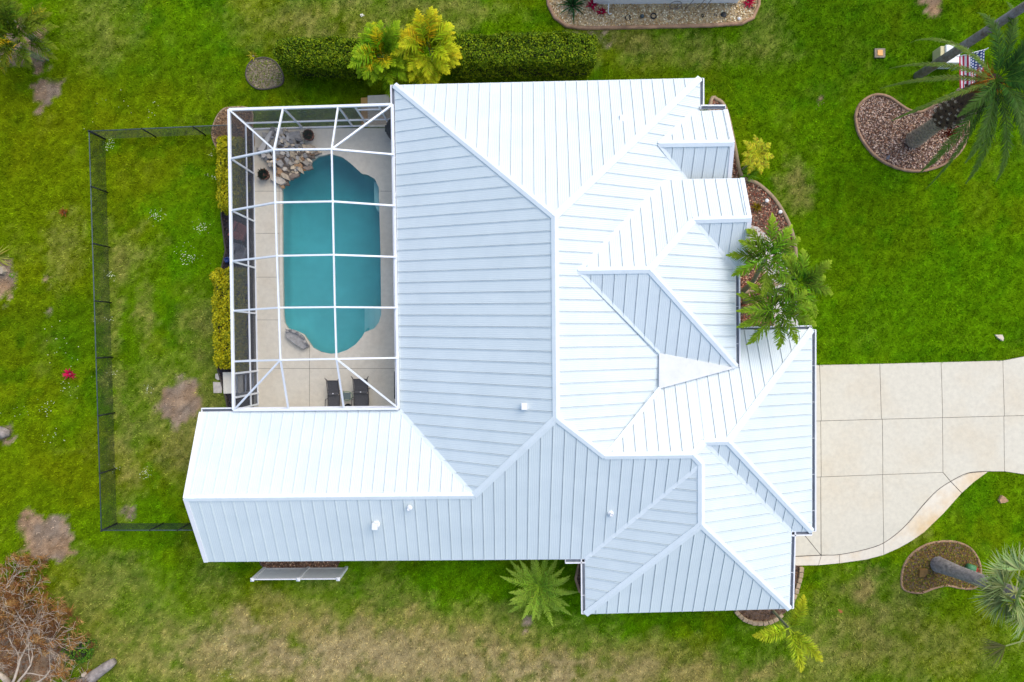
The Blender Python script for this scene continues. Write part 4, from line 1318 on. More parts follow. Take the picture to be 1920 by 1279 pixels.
leafy('yellow_bush', 'yellow-leaved bush outside the cage beside the rounded mulch bed', 'bush', smooth_loop(pix([(420, 268), (440, 262), (465, 266), (470, 290), (470, 385), (462, 400), (432, 404), (420, 392), (414, 340)]), 3), .95, 8000, .11, YC, 24, round_=.8, soft=.4)
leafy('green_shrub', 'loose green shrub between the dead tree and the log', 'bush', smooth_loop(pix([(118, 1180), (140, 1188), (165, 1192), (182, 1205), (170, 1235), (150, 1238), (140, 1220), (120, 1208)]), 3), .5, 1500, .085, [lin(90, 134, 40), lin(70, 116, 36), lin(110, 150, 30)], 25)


# ------------------------------------------------------------------ beds with chips
def bed(name, label, outline_px, mt, chipcols, nchips, chip, seed, kerb=None, kerbw=.13, kerbh=.1, z=.03, smooth=True, n=5, cat='garden bed'):
    pts = smooth_loop([tuple(P(a, b))[:2] for a, b in outline_px], n) if smooth else [tuple(P(a, b))[:2] for a, b in outline_px]
    EXCLUDE.append(pts)
    xs_, ys_ = [p[0] for p in pts], [p[1] for p in pts]
    t = thing(name, label, cat, ((min(xs_) + max(xs_)) / 2, (min(ys_) + max(ys_)) / 2, 0))
    m = MB(); m.prism(pts, -.05, z); m.build('mulch', M[mt], t)
    if nchips:
        r_ = np.random.default_rng(seed)
        a = r_.uniform(min(xs_), max(xs_), nchips * 2); b = r_.uniform(min(ys_), max(ys_), nchips * 2)
        ok = inside(a, b, pts); a, b = a[ok][:nchips], b[ok][:nchips]
        N_ = len(a)
        c = np.stack([a, b, z + r_.uniform(.005, .04, N_)], 1)
        an = r_.uniform(0, 6.28, N_)
        dv = unit(np.stack([np.cos(an), np.sin(an), r_.uniform(-.4, .4, N_)], 1)); s_ = unit(np.cross(dv, np.array([0, 0, 1.0]) + r_.normal(0, .3, (N_, 3))))
        Ls = chip * r_.uniform(.5, 1.5, N_)
        qd = leaf_quads(c - dv * (Ls / 2)[:, None], dv, s_, Ls, Ls * .7)
        cl = np.array(chipcols)[r_.choice(len(chipcols), N_)] * r_.uniform(.6, 1.35, (N_, 1))
        o = soup('chips', qd, np.clip(cl, .003, .95), M['chip'], t); o['kind'] = 'stuff'
    if kerb:
        m = MB()
        k = len(pts); cxm_, cym_ = np.array(pts).mean(0)
        area_s = sum(pts[i][0] * pts[(i + 1) % k][1] - pts[(i + 1) % k][0] * pts[i][1] for i in range(k))
        ring = []
        for i in range(k):
            tx, ty = pts[(i + 1) % k][0] - pts[i - 1][0], pts[(i + 1) % k][1] - pts[i - 1][1]
            l_ = math.hypot(tx, ty) or 1; nx_, ny_ = ty / l_, -tx / l_
            if area_s < 0: nx_, ny_ = -nx_, -ny_
            ring.append((pts[i], (nx_, ny_)))
        vs = []
        for (p, nn) in ring:
            for o_, zz in ((-kerbw * .5, 0.0), (-kerbw * .42, kerbh), (kerbw * .42, kerbh), (kerbw * .5, -.02)):
                vs.append((p[0] + nn[0] * o_, p[1] + nn[1] * o_, zz))
        m.add(vs, [(i * 4 + j, ((i + 1) % k) * 4 + j, ((i + 1) % k) * 4 + j + 1, i * 4 + j + 1) for i in range(k) for j in range(3)])
        m.build('kerb', M[kerb], t, True)
    return t


MUL = [lin(128, 92, 72), lin(104, 72, 56), lin(160, 122, 96), lin(84, 62, 54), lin(190, 160, 130)]
RED = [lin(150, 92, 70), lin(120, 66, 50), lin(180, 128, 100), lin(92, 56, 46), lin(204, 170, 140)]
KID = zpix([(522, 710), (540, 640), (590, 590), (650, 570), (720, 584), (780, 624), (840, 662), (900, 674), (950, 657), (1010, 622), (1070, 602), (1130, 612), (1180, 660), (1195, 750), (1180, 850), (1140, 920), (1080, 970), (1000, 1008), (900, 1028), (800, 1018), (720, 988), (640, 938), (580, 868), (540, 798)], 1440, 0, 3.198)
bed('garden_bed', 'kidney-shaped bed of pink-brown mulch around the date palm', KID, 'mulch', MUL + [lin(176, 150, 134), lin(206, 180, 160)], 9000, .075, 31, 'kerb', .115, .1)
OV = zpix([(1148, 470), (1148, 380), (1180, 300), (1240, 240), (1320, 200), (1420, 184), (1500, 192), (1570, 222), (1612, 270), (1640, 340), (1640, 440), (1590, 482), (1500, 476), (1430, 462), (1350, 480), (1270, 508), (1195, 502)], 1350, 960, 3.368)
bed('garden_bed', 'oval bed of mossy brown mulch around the silver fan palm', OV, 'mulch', [lin(120, 90, 50), lin(104, 108, 34), lin(96, 72, 44), lin(140, 120, 50)], 4500, .07, 32, 'kerb', .10, .06)
bed('garden_bed', 'red mulch bed with curved kerb along the front walk and gables', [(1330, 205), (1345, 188), (1362, 210), (1378, 280), (1390, 330), (1420, 345), (1450, 372), (1474, 410), (1488, 450), (1491, 490), (1480, 520), (1430, 540), (1350, 540), (1320, 400)], 'mulch', RED, 7000, .075, 33, 'kerbtan', .16, .1)
bed('garden_bed', 'red mulch island between front walk and garage holding the palm trunks', [(1340, 505), (1400, 498), (1423, 502), (1440, 530), (1448, 570), (1452, 640), (1340, 640)], 'mulch', RED, 4200, .075, 34, None, z=.036)
bed('garden_bed', 'round sandy bed with thin dark rim at the hedge end', [(462, 138), (470, 118), (492, 109), (516, 116), (531, 140), (529, 158), (508, 166), (484, 167), (467, 155)], 'sand', [lin(150, 136, 110), lin(120, 110, 80), lin(104, 118, 40)], 1400, .07, 35, 'edging', .06, .08)
GRV = [(1020, -40), (1028, 10), (1040, 34), (1062, 50), (1090, 54), (1200, 52), (1330, 49), (1390, 45), (1412, 34), (1422, 10), (1424, -40)]
bed('gravel_bed', 'pale tan gravel bed with terracotta kerb along the white neighbour wall', GRV, 'gravelbase', [lin(214, 190, 142), lin(236, 220, 186), lin(184, 150, 96), lin(160, 130, 90)], 9000, .07, 36, 'kerb', .15, .11, smooth=False)
bed('garden_bed', 'rounded brown mulch bed at the outer cage corner by the fence', [(398, 252), (404, 226), (416, 208), (432, 202), (470, 205), (474, 240), (474, 280), (420, 292), (406, 276)], 'mulch', [lin(140, 110, 80), lin(110, 84, 60), lin(160, 134, 100)], 2200, .08, 37, 'kerbtan', .06, .06)
bed('garden_bed', 'narrow dark mulch strip along the cage wall under the yellow bushes', [(418, 285), (473, 285), (476, 770), (428, 770), (424, 745), (408, 690), (403, 610), (406, 530), (416, 505), (424, 470), (420, 440), (416, 405)], 'dark_mulch', [lin(56, 46, 42), lin(38, 34, 36), lin(90, 76, 62)], 3000, .07, 38, 'edging', .07, .08, smooth=False)
bed('garden_bed', 'narrow mulch strip behind the white vinyl fence under the eave', [(478, 1030), (490, 1058), (498, 1066), (632, 1066), (645, 1030)], 'mulch', MUL, 1400, .07, 39, 'edging', .06, .06, smooth=False)
bed('garden_bed', 'brown mulch bed in the inside corner beside the garage wing gutter', [(1150, 1040), (1085, 1054), (1079, 1085), (1086, 1108), (1110, 1125), (1160, 1125)], 'mulch', [lin(70, 52, 44), lin(96, 62, 44)], 900, .07, 40, 'kerb', .12, .08, smooth=False)
SB = [(1376, 1120), (1378, 1145), (1390, 1160), (1412, 1168), (1440, 1166), (1462, 1156), (1478, 1140), (1492, 1112), (1500, 1085), (1503, 1062), (1440, 1055)]
sbed = bed('garden_bed', 'mulch bed edged with tan stone blocks around the garage wing corner', SB, 'mulch', [lin(110, 84, 60), lin(84, 64, 48), lin(140, 110, 84)], 1600, .07, 41, None, n=4)
ring = [(1381, 1148), (1388, 1155), (1396, 1161), (1405, 1164.5), (1414, 1167), (1424, 1167.5), (1434, 1167), (1444, 1164.5), (1453, 1160), (1462, 1154), (1479, 1136), (1484, 1127), (1488, 1117), (1492, 1107), (1495, 1097), (1498, 1087), (1500, 1077), (1501, 1067)]
for i, (a, b) in enumerate(ring):
    p = P(a, b); nb = ring[min(i + 1, len(ring) - 1)] if i < len(ring) - 1 else ring[i - 1]
    an = math.atan2(-(nb[1] - b), nb[0] - a)
    m = MB(); m.box((p.x, p.y, .07), (.225, .17 + .03 * rng.random(), .15 + .02 * rng.random()), an + rng.uniform(-.1, .1)); m.build('edging_block', M['block'], sbed, False, .025)

# ------------------------------------------------------------------ front walk, driveway
wl_ = pix([(1380, 470), (1380, 420), (1404, 422), (1420, 426), (1436, 440), (1470, 480), (1490, 522), (1495, 560), (1496, 640), (1452, 640), (1448, 570), (1440, 532), (1423, 500), (1400, 480)])
m = MB(); m.prism(wl_, -.05, .055); fw = m.build('front_walk', M['path']); tag(fw, 'curved concrete front walk between mulch beds', 'path', kind='structure')
EXCLUDE.append([(p[0], p[1]) for p in wl_])
Zd = .045
top = [(1440, 686), (1525, 684.5), (1648, 682), (1763, 679), (1879, 676), (1920, 668), (1960, 655), (2020, 640), (2120, 630)]
drive_out = top + [(2120, 960), (2020, 920), (1960, 900), (1920, 889.5), (1883, 884), (1850.5, 884.5), (1825, 904), (1802, 924), (1768, 962), (1732, 998), (1685, 1027), (1656, 1040), (1624, 1049), (1573, 1056), (1534, 1059.6), (1440, 1061)]
m = MB(); m.prism(pix(drive_out), -.1, Zd - .03); drv = m.build('driveway', M['joint']); tag(drv, 'pale concrete driveway of large square slabs with curved border', 'driveway', kind='structure')
EXCLUDE.append([tuple(P(a, b))[:2] for a, b in drive_out])
Yj = lambda x: 789.5 + (x - 1525) * (779 - 789.5) / 395
Yk = lambda x: 894.5 + (x - 1527) * (885.5 - 894.5) / 240
Yt = lambda x: float(np.interp(x, [p[0] for p in top], [p[1] for p in top]))
inner = [(1480, 1043.7), (1539, 1041), (1573.5, 1040), (1624, 1030), (1656, 1018.6), (1685, 997.7), (1706.6, 976), (1732, 945.5), (1757, 920), (1782, 903), (1814.5, 887), (1850.5, 883.7)]
outer = [(1480, 1060.6), (1534, 1059.6), (1573, 1056), (1624, 1049), (1656, 1040), (1685, 1027), (1708, 1014), (1732, 998), (1768, 962), (1802, 924), (1825, 904), (1850.5, 884.5)]
jt = [1440, 1536, 1648.7, 1763.5, 1879, 1995, 2120]
SL = []
for a, b in zip(jt[:-1], jt[1:]):
    tp = [(x, y) for x, y in top if a < x < b]
    SL.append(([(a, Yt(a))] + tp + [(b, Yt(b)), (b + 3, Yj(b + 3)), (a + (3 if a > 1500 else 0), Yj(a + 3))], 'drive'))
jm = [1440, 1538, 1653.5, 1766]
for a, b in zip(jm[:-1], jm[1:]):
    SL.append(([(a, Yj(a)), (b, Yj(b)), (b + 1, Yk(b + 1)), (a + (1 if a > 1500 else 0), Yk(a + 1))], 'drive'))
SL.append(([(1766, Yj(1766)), (1881, Yj(1881)), (1882, 884), (1850.5, 883.7), (1814.5, 887), (1782, 903), (1767, 885.5)], 'drive'))
SL.append(([(1881, Yj(1881)), (1998, Yj(1998)), (1998, 915), (1960, 900), (1920, 889.5), (1882, 884)], 'drive'))
SL.append(([(1998, Yj(1998)), (2120, Yj(2120)), (2120, 960), (2020, 920), (1998, 915)], 'drive'))
SL.append(([(1440, Yk(1440)), (1538, Yk(1538)), (1538.6, 1040), (1507, 1001), (1440, 1001)], 'drive'))
SL.append(([(1440, 1002), (1507, 1002), (1538, 1041), (1480, 1043.7), (1440, 1044)], 'drive'))
SL.append(([(1538, Yk(1538)), (1654, Yk(1654)), (1656, 1018.6), (1624, 1030), (1573.5, 1040), (1539, 1041)], 'drive'))
SL.append(([(1654, Yk(1654)), (1767, 885.5), (1782, 903), (1757, 920), (1732, 945.5), (1706.6, 976), (1685, 997.7), (1656, 1018.6)], 'drive'))
for i0, i1 in ((0, 1), (1, 2), (2, 4), (4, 9), (9, 11)):
    SL.append((inner[i0:i1 + 1] + outer[i0:i1 + 1][::-1], 'border'))
SL.append(([(1440, 1044.5), (1480, 1043.7), (1480, 1060.6), (1440, 1061)], 'border'))
for poly, mt in SL:
    w_ = pix(poly)
    cx_, cy_ = sum(p[0] for p in w_) / len(w_), sum(p[1] for p in w_) / len(w_)
    g_ = .011
    pp = []
    for p in w_:
        dx, dy = cx_ - p[0], cy_ - p[1]
        pp.append((p[0] + g_ * (1 if dx > 0 else -1) * (abs(dx) > .05), p[1] + g_ * (1 if dy > 0 else -1) * (abs(dy) > .05)))
    m = MB(); m.prism(pp, -.08, Zd); m.build('slab', M[mt], drv)

ij = smooth_path([tuple(P(a, b, Zd + .002)) for a, b in inner], 4)
m = MB()
for p, q_ in zip(ij[:-1], ij[1:]): m.bar(p, q_, .026, .008)
m.build('border_joint', M['joint'], drv)
# ------------------------------------------------------------------ pads and stepping stones
def pad(name, label, cat, px, mt, h=.06, bev=.015):
    w_ = pix(px); EXCLUDE.append([(p[0], p[1]) for p in w_])
    cx_, cy_ = sum(p[0] for p in w_) / len(w_), sum(p[1] for p in w_) / len(w_)
    m = MB(); m.prism([(p[0] - cx_, p[1] - cy_) for p in w_], -.06, h); o = m.build(name, M[mt], None, False, bev); o.location = (cx_, cy_, 0)
    return tag(o, label, cat)


pad('concrete_step', 'cream concrete step outside the cage door in the short wall', 'step', [(690.5, 181.5), (731, 179.5), (733, 239), (691, 239)], 'slabstep', .16)
pad('stained_slab', 'orange-stained concrete slab beside the cream step', 'slab', [(677, 184), (690, 183), (690.5, 239), (678, 239)], 'rust', .05)
pad('concrete_step', 'cream concrete landing outside the screen door in the long wall', 'step', [(419.5, 698), (457, 697), (457.5, 737), (421, 738)], 'slabstep', .12)
pad('stepping_stone', 'larger square stepping stone beside the cage landing', 'paver', [(400, 716), (417, 717), (416.5, 737), (401, 737)], 'stone_w', .05)
pad('stepping_stone', 'smaller broken stepping stone beside the cage landing', 'paver', [(404.5, 701), (413, 700), (414, 711), (409, 713), (404, 709)], 'stone_w', .05)

# ------------------------------------------------------------------ wire fence
FH = 1.2


def fence(name, label, pts_top, posts_px, seed):
    a, b = P(*pts_top[0], FH), P(*pts_top[1], FH)
    t = thing(name, label, 'fence', (a.x, a.y, 0), 'black chain-link fence runs')
    m = MB(); m.tube([a, b], .022, 8); m.build('top_rail', M['rail'], t, True)
    for k, (x, y) in enumerate(posts_px):
        p = P(x, y, FH)
        m = MB(); r0 = .032 if k else .045
        m.tube([(p.x, p.y, -.05), (p.x, p.y, FH + .02)], r0, 8); m.lathe((p.x, p.y, FH + .02), [(r0 * 1.15, 0), (r0 * .8, .03), (.005, .045)], 8)
        m.build('post', M['black'], t, True)
    # woven wire: two sets of diagonals
    L_ = math.hypot(b.x - a.x, b.y - a.y); ux, uy = (b.x - a.x) / L_, (b.y - a.y) / L_
    m = MB(); sp_, r = .07, .002
    for s in (1, -1):
        k = -FH
        while k < L_ + FH:
            s0, s1_, z0, z1 = (k, k + FH, 0.03, FH) if s > 0 else (k + FH, k, 0.03, FH)
            lo_, hi_ = sorted((s0, s1_))
            if hi_ > 0 and lo_ < L_:
                def at(ss): return z0 + (z1 - z0) * (ss - s0) / (s1_ - s0)
                c0, c1 = max(lo_, 0), min(hi_, L_)
                p, q_ = Vector((a.x + ux * c0, a.y + uy * c0, at(c0))), Vector((a.x + ux * c1, a.y + uy * c1, at(c1)))
                m.bar(p, q_, r * 2, r * 2)
            k += sp_
    o = m.build('wire_mesh', M['black'], t); o['kind'] = 'stuff'


fence('chain_link_fence', 'long black chain-link fence parallel to the cage wall', ((167, 246), (190, 994.5)), [(167, 246), (172, 350), (176, 457), (179, 564.5), (182, 671), (185.5, 779.5), (187.5, 888), (190, 995)], 1)
fence('chain_link_fence', 'short black chain-link fence running to the mulch bed at the cage', ((167, 246), (437, 234)), [(167.5, 246), (266, 241.5), (362, 238)], 2)
fence('chain_link_fence', 'short black chain-link fence ending under the gable roof corner', ((190, 994.5), (402, 994)), [(190.5, 995), (281, 994.5), (333, 994.5), (402, 994)], 3)

# white vinyl fence behind the house
a, b = P(497, 1065), P(650, 1064)
vf = thing('vinyl_fence', 'white vinyl privacy fence section with three posts under the long eave', 'fence', (a.x, a.y, 0))
for tt in (0, .535, 1):
    p = a.lerp(b, tt)
    m = MB(); m.box((p.x, p.y, .76), (.13, .13, 1.56)); po = m.build('post', M['trim'], vf, False, .008)
    m = MB(); m.add([(p.x - .08, p.y - .08, 1.54), (p.x + .08, p.y - .08, 1.54), (p.x + .08, p.y + .08, 1.54), (p.x - .08, p.y + .08, 1.54), (p.x, p.y, 1.61)], [(3, 2, 1, 0), (0, 1, 4), (1, 2, 4), (2, 3, 4), (3, 0, 4)]); m.build('post_cap', M['trim'], po)
for t0, t1 in ((0, .535), (.535, 1)):
    p, q_ = a.lerp(b, t0), a.lerp(b, t1); d_ = (q_ - p).normalized()
    for z in (.12, 1.44):
        m = MB(); m.bar(Vector((p.x, p.y, z)) + d_ * .07, Vector((q_.x, q_.y, z)) - d_ * .07, .05, .12); m.build('rail', M['trim'], vf)
    L_ = (q_ - p).length - .16; nb = int(L_ / .15)
    for k in range(nb):
        c = p + d_ * (.08 + (k + .5) * L_ / nb)
        m = MB(); m.box((c.x, c.y, .78), (L_ / nb - .008, .025, 1.22), math.atan2(d_.y, d_.x)); m.build('board', M['alu'], vf)

# ------------------------------------------------------------------ things on the deck
def lounger(px0, px1, py0, label):
    """sling lounger, head towards the pool, foot under the eave"""
    cxp = (px0 + px1) / 2
    b = P(cxp, py0 + 45); wdt = (px1 - px0) * K
    t = thing('sun_lounger', label, 'lounger', b, 'dark grey sling loungers on the pool deck')
    yh = P(0, py0).y; x0, x1 = b.x - wdt / 2, b.x + wdt / 2
    def sling(ya, za, yb, zb, name):
        m = MB()
        n_ = 6
        for i in range(n_ + 1):
            f = i / n_; y = ya + (yb - ya) * f; z = za + (zb - za) * f - .03 * math.sin(math.pi * f)
            m.v += [(x0 + .02, y, z), (x1 - .02, y, z), (x0 + .02, y, z - .02), (x1 - .02, y, z - .02)]
        for i in range(n_):
            k = i * 4; m.f += [(k + 4, k + 5, k + 1, k), (k + 2, k + 3, k + 7, k + 6), (k, k + 2, k + 6, k + 4), (k + 1, k + 5, k + 7, k + 3)]
        m.build(name, M['sling'], t)
    sling(yh, .62, yh - .62, .36, 'backrest'); sling(yh - .66, .36, yh - 1.95, .34, 'seat')
    for x in (x0, x1):
        m = MB(); m.tube([(x, yh + .07, .66), (x, yh - .64, .36), (x, yh - 1.95, .34)], .018, 8); m.build('side_rail', M['brownframe'], t, True)
        for y in (yh - .45, yh - 1.75):
            m = MB(); m.tube([(x, y, .35), (x, y, .05)], .017, 8); m.build('leg', M['brownframe'], t, True)
        m = MB(); sx = -1 if x == x0 else 1
        m.tube(smooth_path([(x, yh - .82, .36), (x + sx * .05, yh - .84, .55), (x + sx * .06, yh - 1.0, .6), (x + sx * .05, yh - 1.35, .58), (x, yh - 1.42, .35)], 4), .016, 8); m.build('armrest', M['brownframe'], t, True)
        m = MB(); m.tube([(x, yh, .62), (x + sx * .06, yh + .13, .68)], .016, 8); m.build('handle', M['brownframe'], t, True)
    m = MB(); m.tube([(x0, yh, .62), (x1, yh, .62)], .016, 8); m.build('crossbar', M['brownframe'], t, True)
    m = MB(); m.box((b.x, yh - .6, .47), (wdt * .9, .09, .07)); m.build('head_pillow', M['sling'], t, False, .02)
    m = MB(); m.box((b.x, yh - .58, .515), (.05, .04, .012)); m.build('tag', M['trim'], t)


lounger(619, 640.5, 712.5, 'dark grey sling lounger farther from the black door mat')
lounger(667.5, 694, 709.5, 'dark grey sling lounger nearer the black door mat')
b = P(655, 741)
t = thing('side_table', 'small glass side table with dark wire frame between the loungers', 'table', b)
m = MB(); m.box((b.x, b.y, .45), (.34, .30, .015)); m.build('table_top', M['glass_green'], t)
m = MB()
ringp = [(b.x + .24 * math.cos(a), b.y + .2 * math.sin(a), .44) for a in np.linspace(0, 2 * math.pi, 17)]
m.tube(ringp, .012, 6); m.build('table_frame', M['greenpot'], t, True)
for sx in (-1, 1):
    for sy in (-1, 1):
        m = MB(); m.tube([(b.x + sx * .2, b.y + sy * .16, .44), (b.x + sx * .23, b.y + sy * .2, .05)], .011, 6); m.build('leg', M['brownframe'], t, True)
b = P(655.5, 763, .05)
m = MB(); m.lathe((0, 0, 0), [(.12, 0), (.17, .30), (.18, .30), (.16, .30), (.12, .04)], 18); o = m.build('bucket', M['cover'], None, True); o.location = b; tag(o, 'round black bucket on the deck between the lounger seats', 'bucket')
m = MB(); m.prism([(-.33, -.62), (.33, -.62), (.33, .62), (-.33, .62)], 0, .02); o = m.build('door_mat', M['cover'], None, False, .006); o.location = (P(753, 722).x, P(0, 722).y, .051); tag(o, 'black door mat at the house wall on the pool deck', 'mat')
b = P(745, 252)
t = thing('covered_grill', 'barbecue grill under a black cover beside the house wall', 'grill', (b.x, b.y, .05))
m = MB(); m.lathe((b.x, b.y, .05), [(.34, 0.02), (.38, .35), (.40, .78), (.34, .98), (.18, 1.08), (.03, 1.1)], 14)
m.v = [(b.x + (x - b.x) * .95, b.y + (y - b.y) * 1.25, z) for x, y, z in m.v]; m.build('cover', M['cover'], t, True)
m = MB(); m.box((b.x - .3, b.y, .85), (.2, .3, .05)); m.build('side_shelf', M['cover'], t, False, .01)


def pot_plant(name, label, px, py, r, col, seed, n_=160, h=.38):
    b = P(px, py)
    t = thing(name, label, 'potted plant', (b.x, b.y, .05))
    m = MB(); m.lathe((b.x, b.y, .05), [(r * .7, 0), (r * .95, h * .9), (r * 1.05, h * .9), (r * 1.05, h), (r * .88, h), (r * .85, h * .85)], 18); m.build('pot', M['terracotta'], t, True)
    r_ = np.random.default_rng(seed)
    a = r_.uniform(0, 6.28, n_); e_ = np.radians(r_.uniform(5, 85, n_))
    dv = np.stack([np.cos(a) * np.cos(e_), np.sin(a) * np.cos(e_), np.sin(e_)], 1)
    base = np.array([b.x, b.y, h]) + dv * r * .35
    qd = leaf_quads(base, dv, unit(np.cross(dv, r_.normal(0, 1, (n_, 3)))), r * r_.uniform(.6, 1.15, n_), np.full(n_, .05))
    soup('leaves', qd, jitter(col, n_, .35, r_), M['leaf'], t)


pot_plant('pot_plant', 'dark green plant in round terracotta pot between waterfall and short cage wall', 583, 258, .24, lin(48, 58, 40), 41)
pot_plant('pot_plant', 'dark green plant in round terracotta pot between waterfall and long cage wall', 500, 331, .24, lin(34, 52, 30), 42)


def adirondack(px, py, rot, mt, label):
    b = P(px, py); t = thing('adirondack_chair', label, 'chair', (b.x, b.y, .03))
    M3 = Matrix.Rotation(rot, 3, 'Z')
    def pt(x, y, z): v = M3 @ Vector((x * .78, y * .78, 0)); return Vector((b.x + v.x, b.y + v.y, z * .8 + .03))
    for k in range(6):
        m = MB(); x = -.24 + k * .096; top_ = .95 - .05 * abs(k - 2.5)
        m.bar(pt(x, -.12, .3), pt(x * 1.15, -.48, top_), .066, .02, up=M3 @ Vector((0, 1, .3))); m.build('back_slat', M[mt], t)
    for k in range(6):
        m = MB(); y = -.1 + k * .098; m.bar(pt(-.28, y, .30 + k * .018), pt(.28, y, .30 + k * .018), .066, .02); m.build('seat_slat', M[mt], t)
    for sx in (-1, 1):
        m = MB(); m.bar(pt(sx * .34, -.42, .56), pt(sx * .36, .42, .58), .13, .022); m.build('armrest', M[mt], t)
        m = MB(); m.bar(pt(sx * .31, .4, 0), pt(sx * .31, .4, .56), .09, .03); m.build('leg', M[mt], t)
        m = MB(); m.bar(pt(sx * .29, -.42, .02), pt(sx * .29, .42, .36), .1, .03); m.build('side_rail', M[mt], t)


adirondack(455, 436, R(-28), 'redplastic', 'brick red adirondack chair behind the cage screen near the fence side')
adirondack(455, 477, R(165), 'greyplastic', 'grey adirondack chair behind the cage screen next to the red one')
b = P(431, 489); m = MB(); m.lathe((0, 0, 0), [(.1, 0), (.15, .12), (.15, .22), (.11, .3), (.12, .32), (.09, .32), (.08, .25)], 16); o = m.build('blue_pot', M['bluepot'], None, True); o.location = (b.x, b.y, .03); tag(o, 'small cobalt blue pot against the outer cage wall', 'pot')

# ------------------------------------------------------------------ front lawn things
b = P(1720, 143)
t = thing('utility_pole', 'weathered wooden utility pole beside the flag', 'pole', b)
m = MB(); m.tube([(b.x, b.y, -.1), (b.x, b.y, 3.5), (b.x + .02, b.y, 10.5)], [.2, .18, .145], 16); m.build('shaft', M['pole'], t, True)
m = MB(); m.box((b.x, b.y, 10.0), (2.4, .1, .12), .6); m.build('cross_arm', M['pole'], t)
m = MB(); m.box((b.x + .17, b.y - .08, 1.6), (.05, .05, 3.2)); m.build('cable_guard', M['alu'], t)
b = P(1764, 113)
t = thing('utility_pedestal', 'white utility box with cream end on the grass behind the pole', 'utility box', b)
m = MB(); m.box((b.x + .1, b.y, .36), (.62, .82, .72)); m.build('cabinet', M['whitebox'], t, False, .03)
m = MB(); m.box((b.x - .31, b.y + .08, .33), (.2, .6, .6)); m.build('side_box', M['cream'], t, False, .03)
EXCLUDE.append([(b.x - .4, b.y - .45), (b.x + .45, b.y - .45), (b.x + .45, b.y + .45), (b.x - .4, b.y + .45)])
# flag on a garden pole
t = thing('flag', 'american flag with red and white stripes hanging by the date palm', 'flag', P(1835, 108))
fa, fb = P(1797, 106, 2.2), P(1846, 93, 2.3)
m = MB(); m.uv = []
nu, nv = 18, 16
for i in range(nu + 1):
    for j in range(nv + 1):
        u_, v_ = i / nu, j / nv
        p = fb.lerp(fa, v_)
        dn = (P(1800, 178, 1.1) - fa).lerp(P(1838, 176, 1.2) - fb, 1 - v_)
        p = p + dn * u_ + Vector((.03 * math.sin(v_ * 9 + u_ * 3), 0, .05 * math.sin(v_ * 13 + u_ * 2)))
        m.v.append(tuple(p)); m.uv.append((u_, v_))
m.f = [(i * (nv + 1) + j, (i + 1) * (nv + 1) + j, (i + 1) * (nv + 1) + j + 1, i * (nv + 1) + j + 1) for i in range(nu) for j in range(nv)]
m.build('cloth', M['flag'], t, True)
m = MB(); m.tube([fa + (fa - fb) * .05, fb + (fb - fa) * .1], .015, 8); m.build('cross_bar', M['alu'], t, True)
pb = fb + (fb - fa) * .08
m = MB(); m.tube([(pb.x, pb.y, -.05), (pb.x, pb.y, 2.4)], .02, 8); m.build('pole', M['alu'], t, True)

b = P(1648.5, 100.5)
t = thing('ground_box', 'square concrete ground box with orange lid on the lawn', 'ground box', b)
m = MB(); m.box((b.x, b.y, .03), (.48, .42, .09)); m.build('collar', M['sand'], t, False, .01)
m = MB(); m.box((b.x, b.y, .085), (.24, .25, .03)); m.build('lid', M['orange'], t, False, .006)


def boulder(name, label, px, py, rx, ry, h, col, seed, cat='rock'):
    b = P(px, py)
    o = rock((0, 0), rx, ry, h, seed * .7, col, None, seed, -.03, name); o.location = b
    return tag(o, label, cat)


boulder('white_rock', 'white rock on the lawn above the driveway edge', 1873, 633, .24, .15, .14, lin(214, 200, 176), 901)
boulder('tan_rock', 'tan rock on the lawn inside the driveway curve', 1878, 936, .24, .19, .16, lin(188, 150, 112), 902)
boulder('bed_rock', 'brown rock on the oval mulch bed', 1729, 1072, .28, .2, .2, lin(120, 92, 50), 903)
boulder('bed_rock', 'tan rock in the red mulch beside the front walk', 1447, 417, .22, .15, .13, lin(180, 132, 94), 904)
boulder('pale_boulder', 'pale boulder on the dark mulch by the agave', 6, 508, .3, .2, .25, lin(170, 156, 134), 905)
boulder('lawn_stone', 'small orange-brown stone on the lawn below the driveway', 1576, 1146, .13, .08, .06, lin(190, 120, 70), 906)
boulder('white_scrap', 'small white stone on the grass above the left hedge', 679, 29, .13, .1, .05, lin(230, 226, 220), 907)
boulder('grey_stone', 'grey stone on the kidney-shaped bed near its rim', 1664, 296, .12, .09, .1, lin(110, 110, 116), 908)
b = P(1815, 1063)
t = thing('flower_pot', 'fallen green pot with red flowers beside the fan palm trunk', 'potted plant', b)
m = MB(); m.tube([(b.x - .18, b.y + .08, .2), (b.x + .1, b.y - .04, .22)], [.15, .2], 16); m.build('pot', M['greenpot'], t, True)
r_ = np.random.default_rng(9); n_ = 60
pp_ = np.array([b.x + .2, b.y - .07, .22]) + r_.normal(0, .07, (n_, 3)); dv = unit(r_.normal(0, 1, (n_, 3)))
soup('flowers', leaf_quads(pp_, dv, unit(np.cross(dv, r_.normal(0, 1, (n_, 3)))), np.full(n_, .09), np.full(n_, .07)), jitter(lin(214, 96, 84), n_, .3, r_), M['leaf'], t)
# little lights in the front bed
for (x, y, lab) in ((1434, 380, 'white garden spotlight in the red mulch beside the croton'), (1459, 401, 'white round garden light in the red mulch near the kerb')):
    b = P(x, y); t = thing('garden_light', lab, 'garden light', b)
    m = MB(); m.tube([(b.x, b.y, 0), (b.x + .02, b.y + .05, .16)], .02, 8); m.build('stake', M['alu'], t)
    m = MB(); m.lathe((b.x + .02, b.y + .05, .16), [(.05, 0), (.085, .05), (.085, .07), (.05, .065), (.02, .09)], 14); m.build('lamp_head', M['whitebox'], t, True)

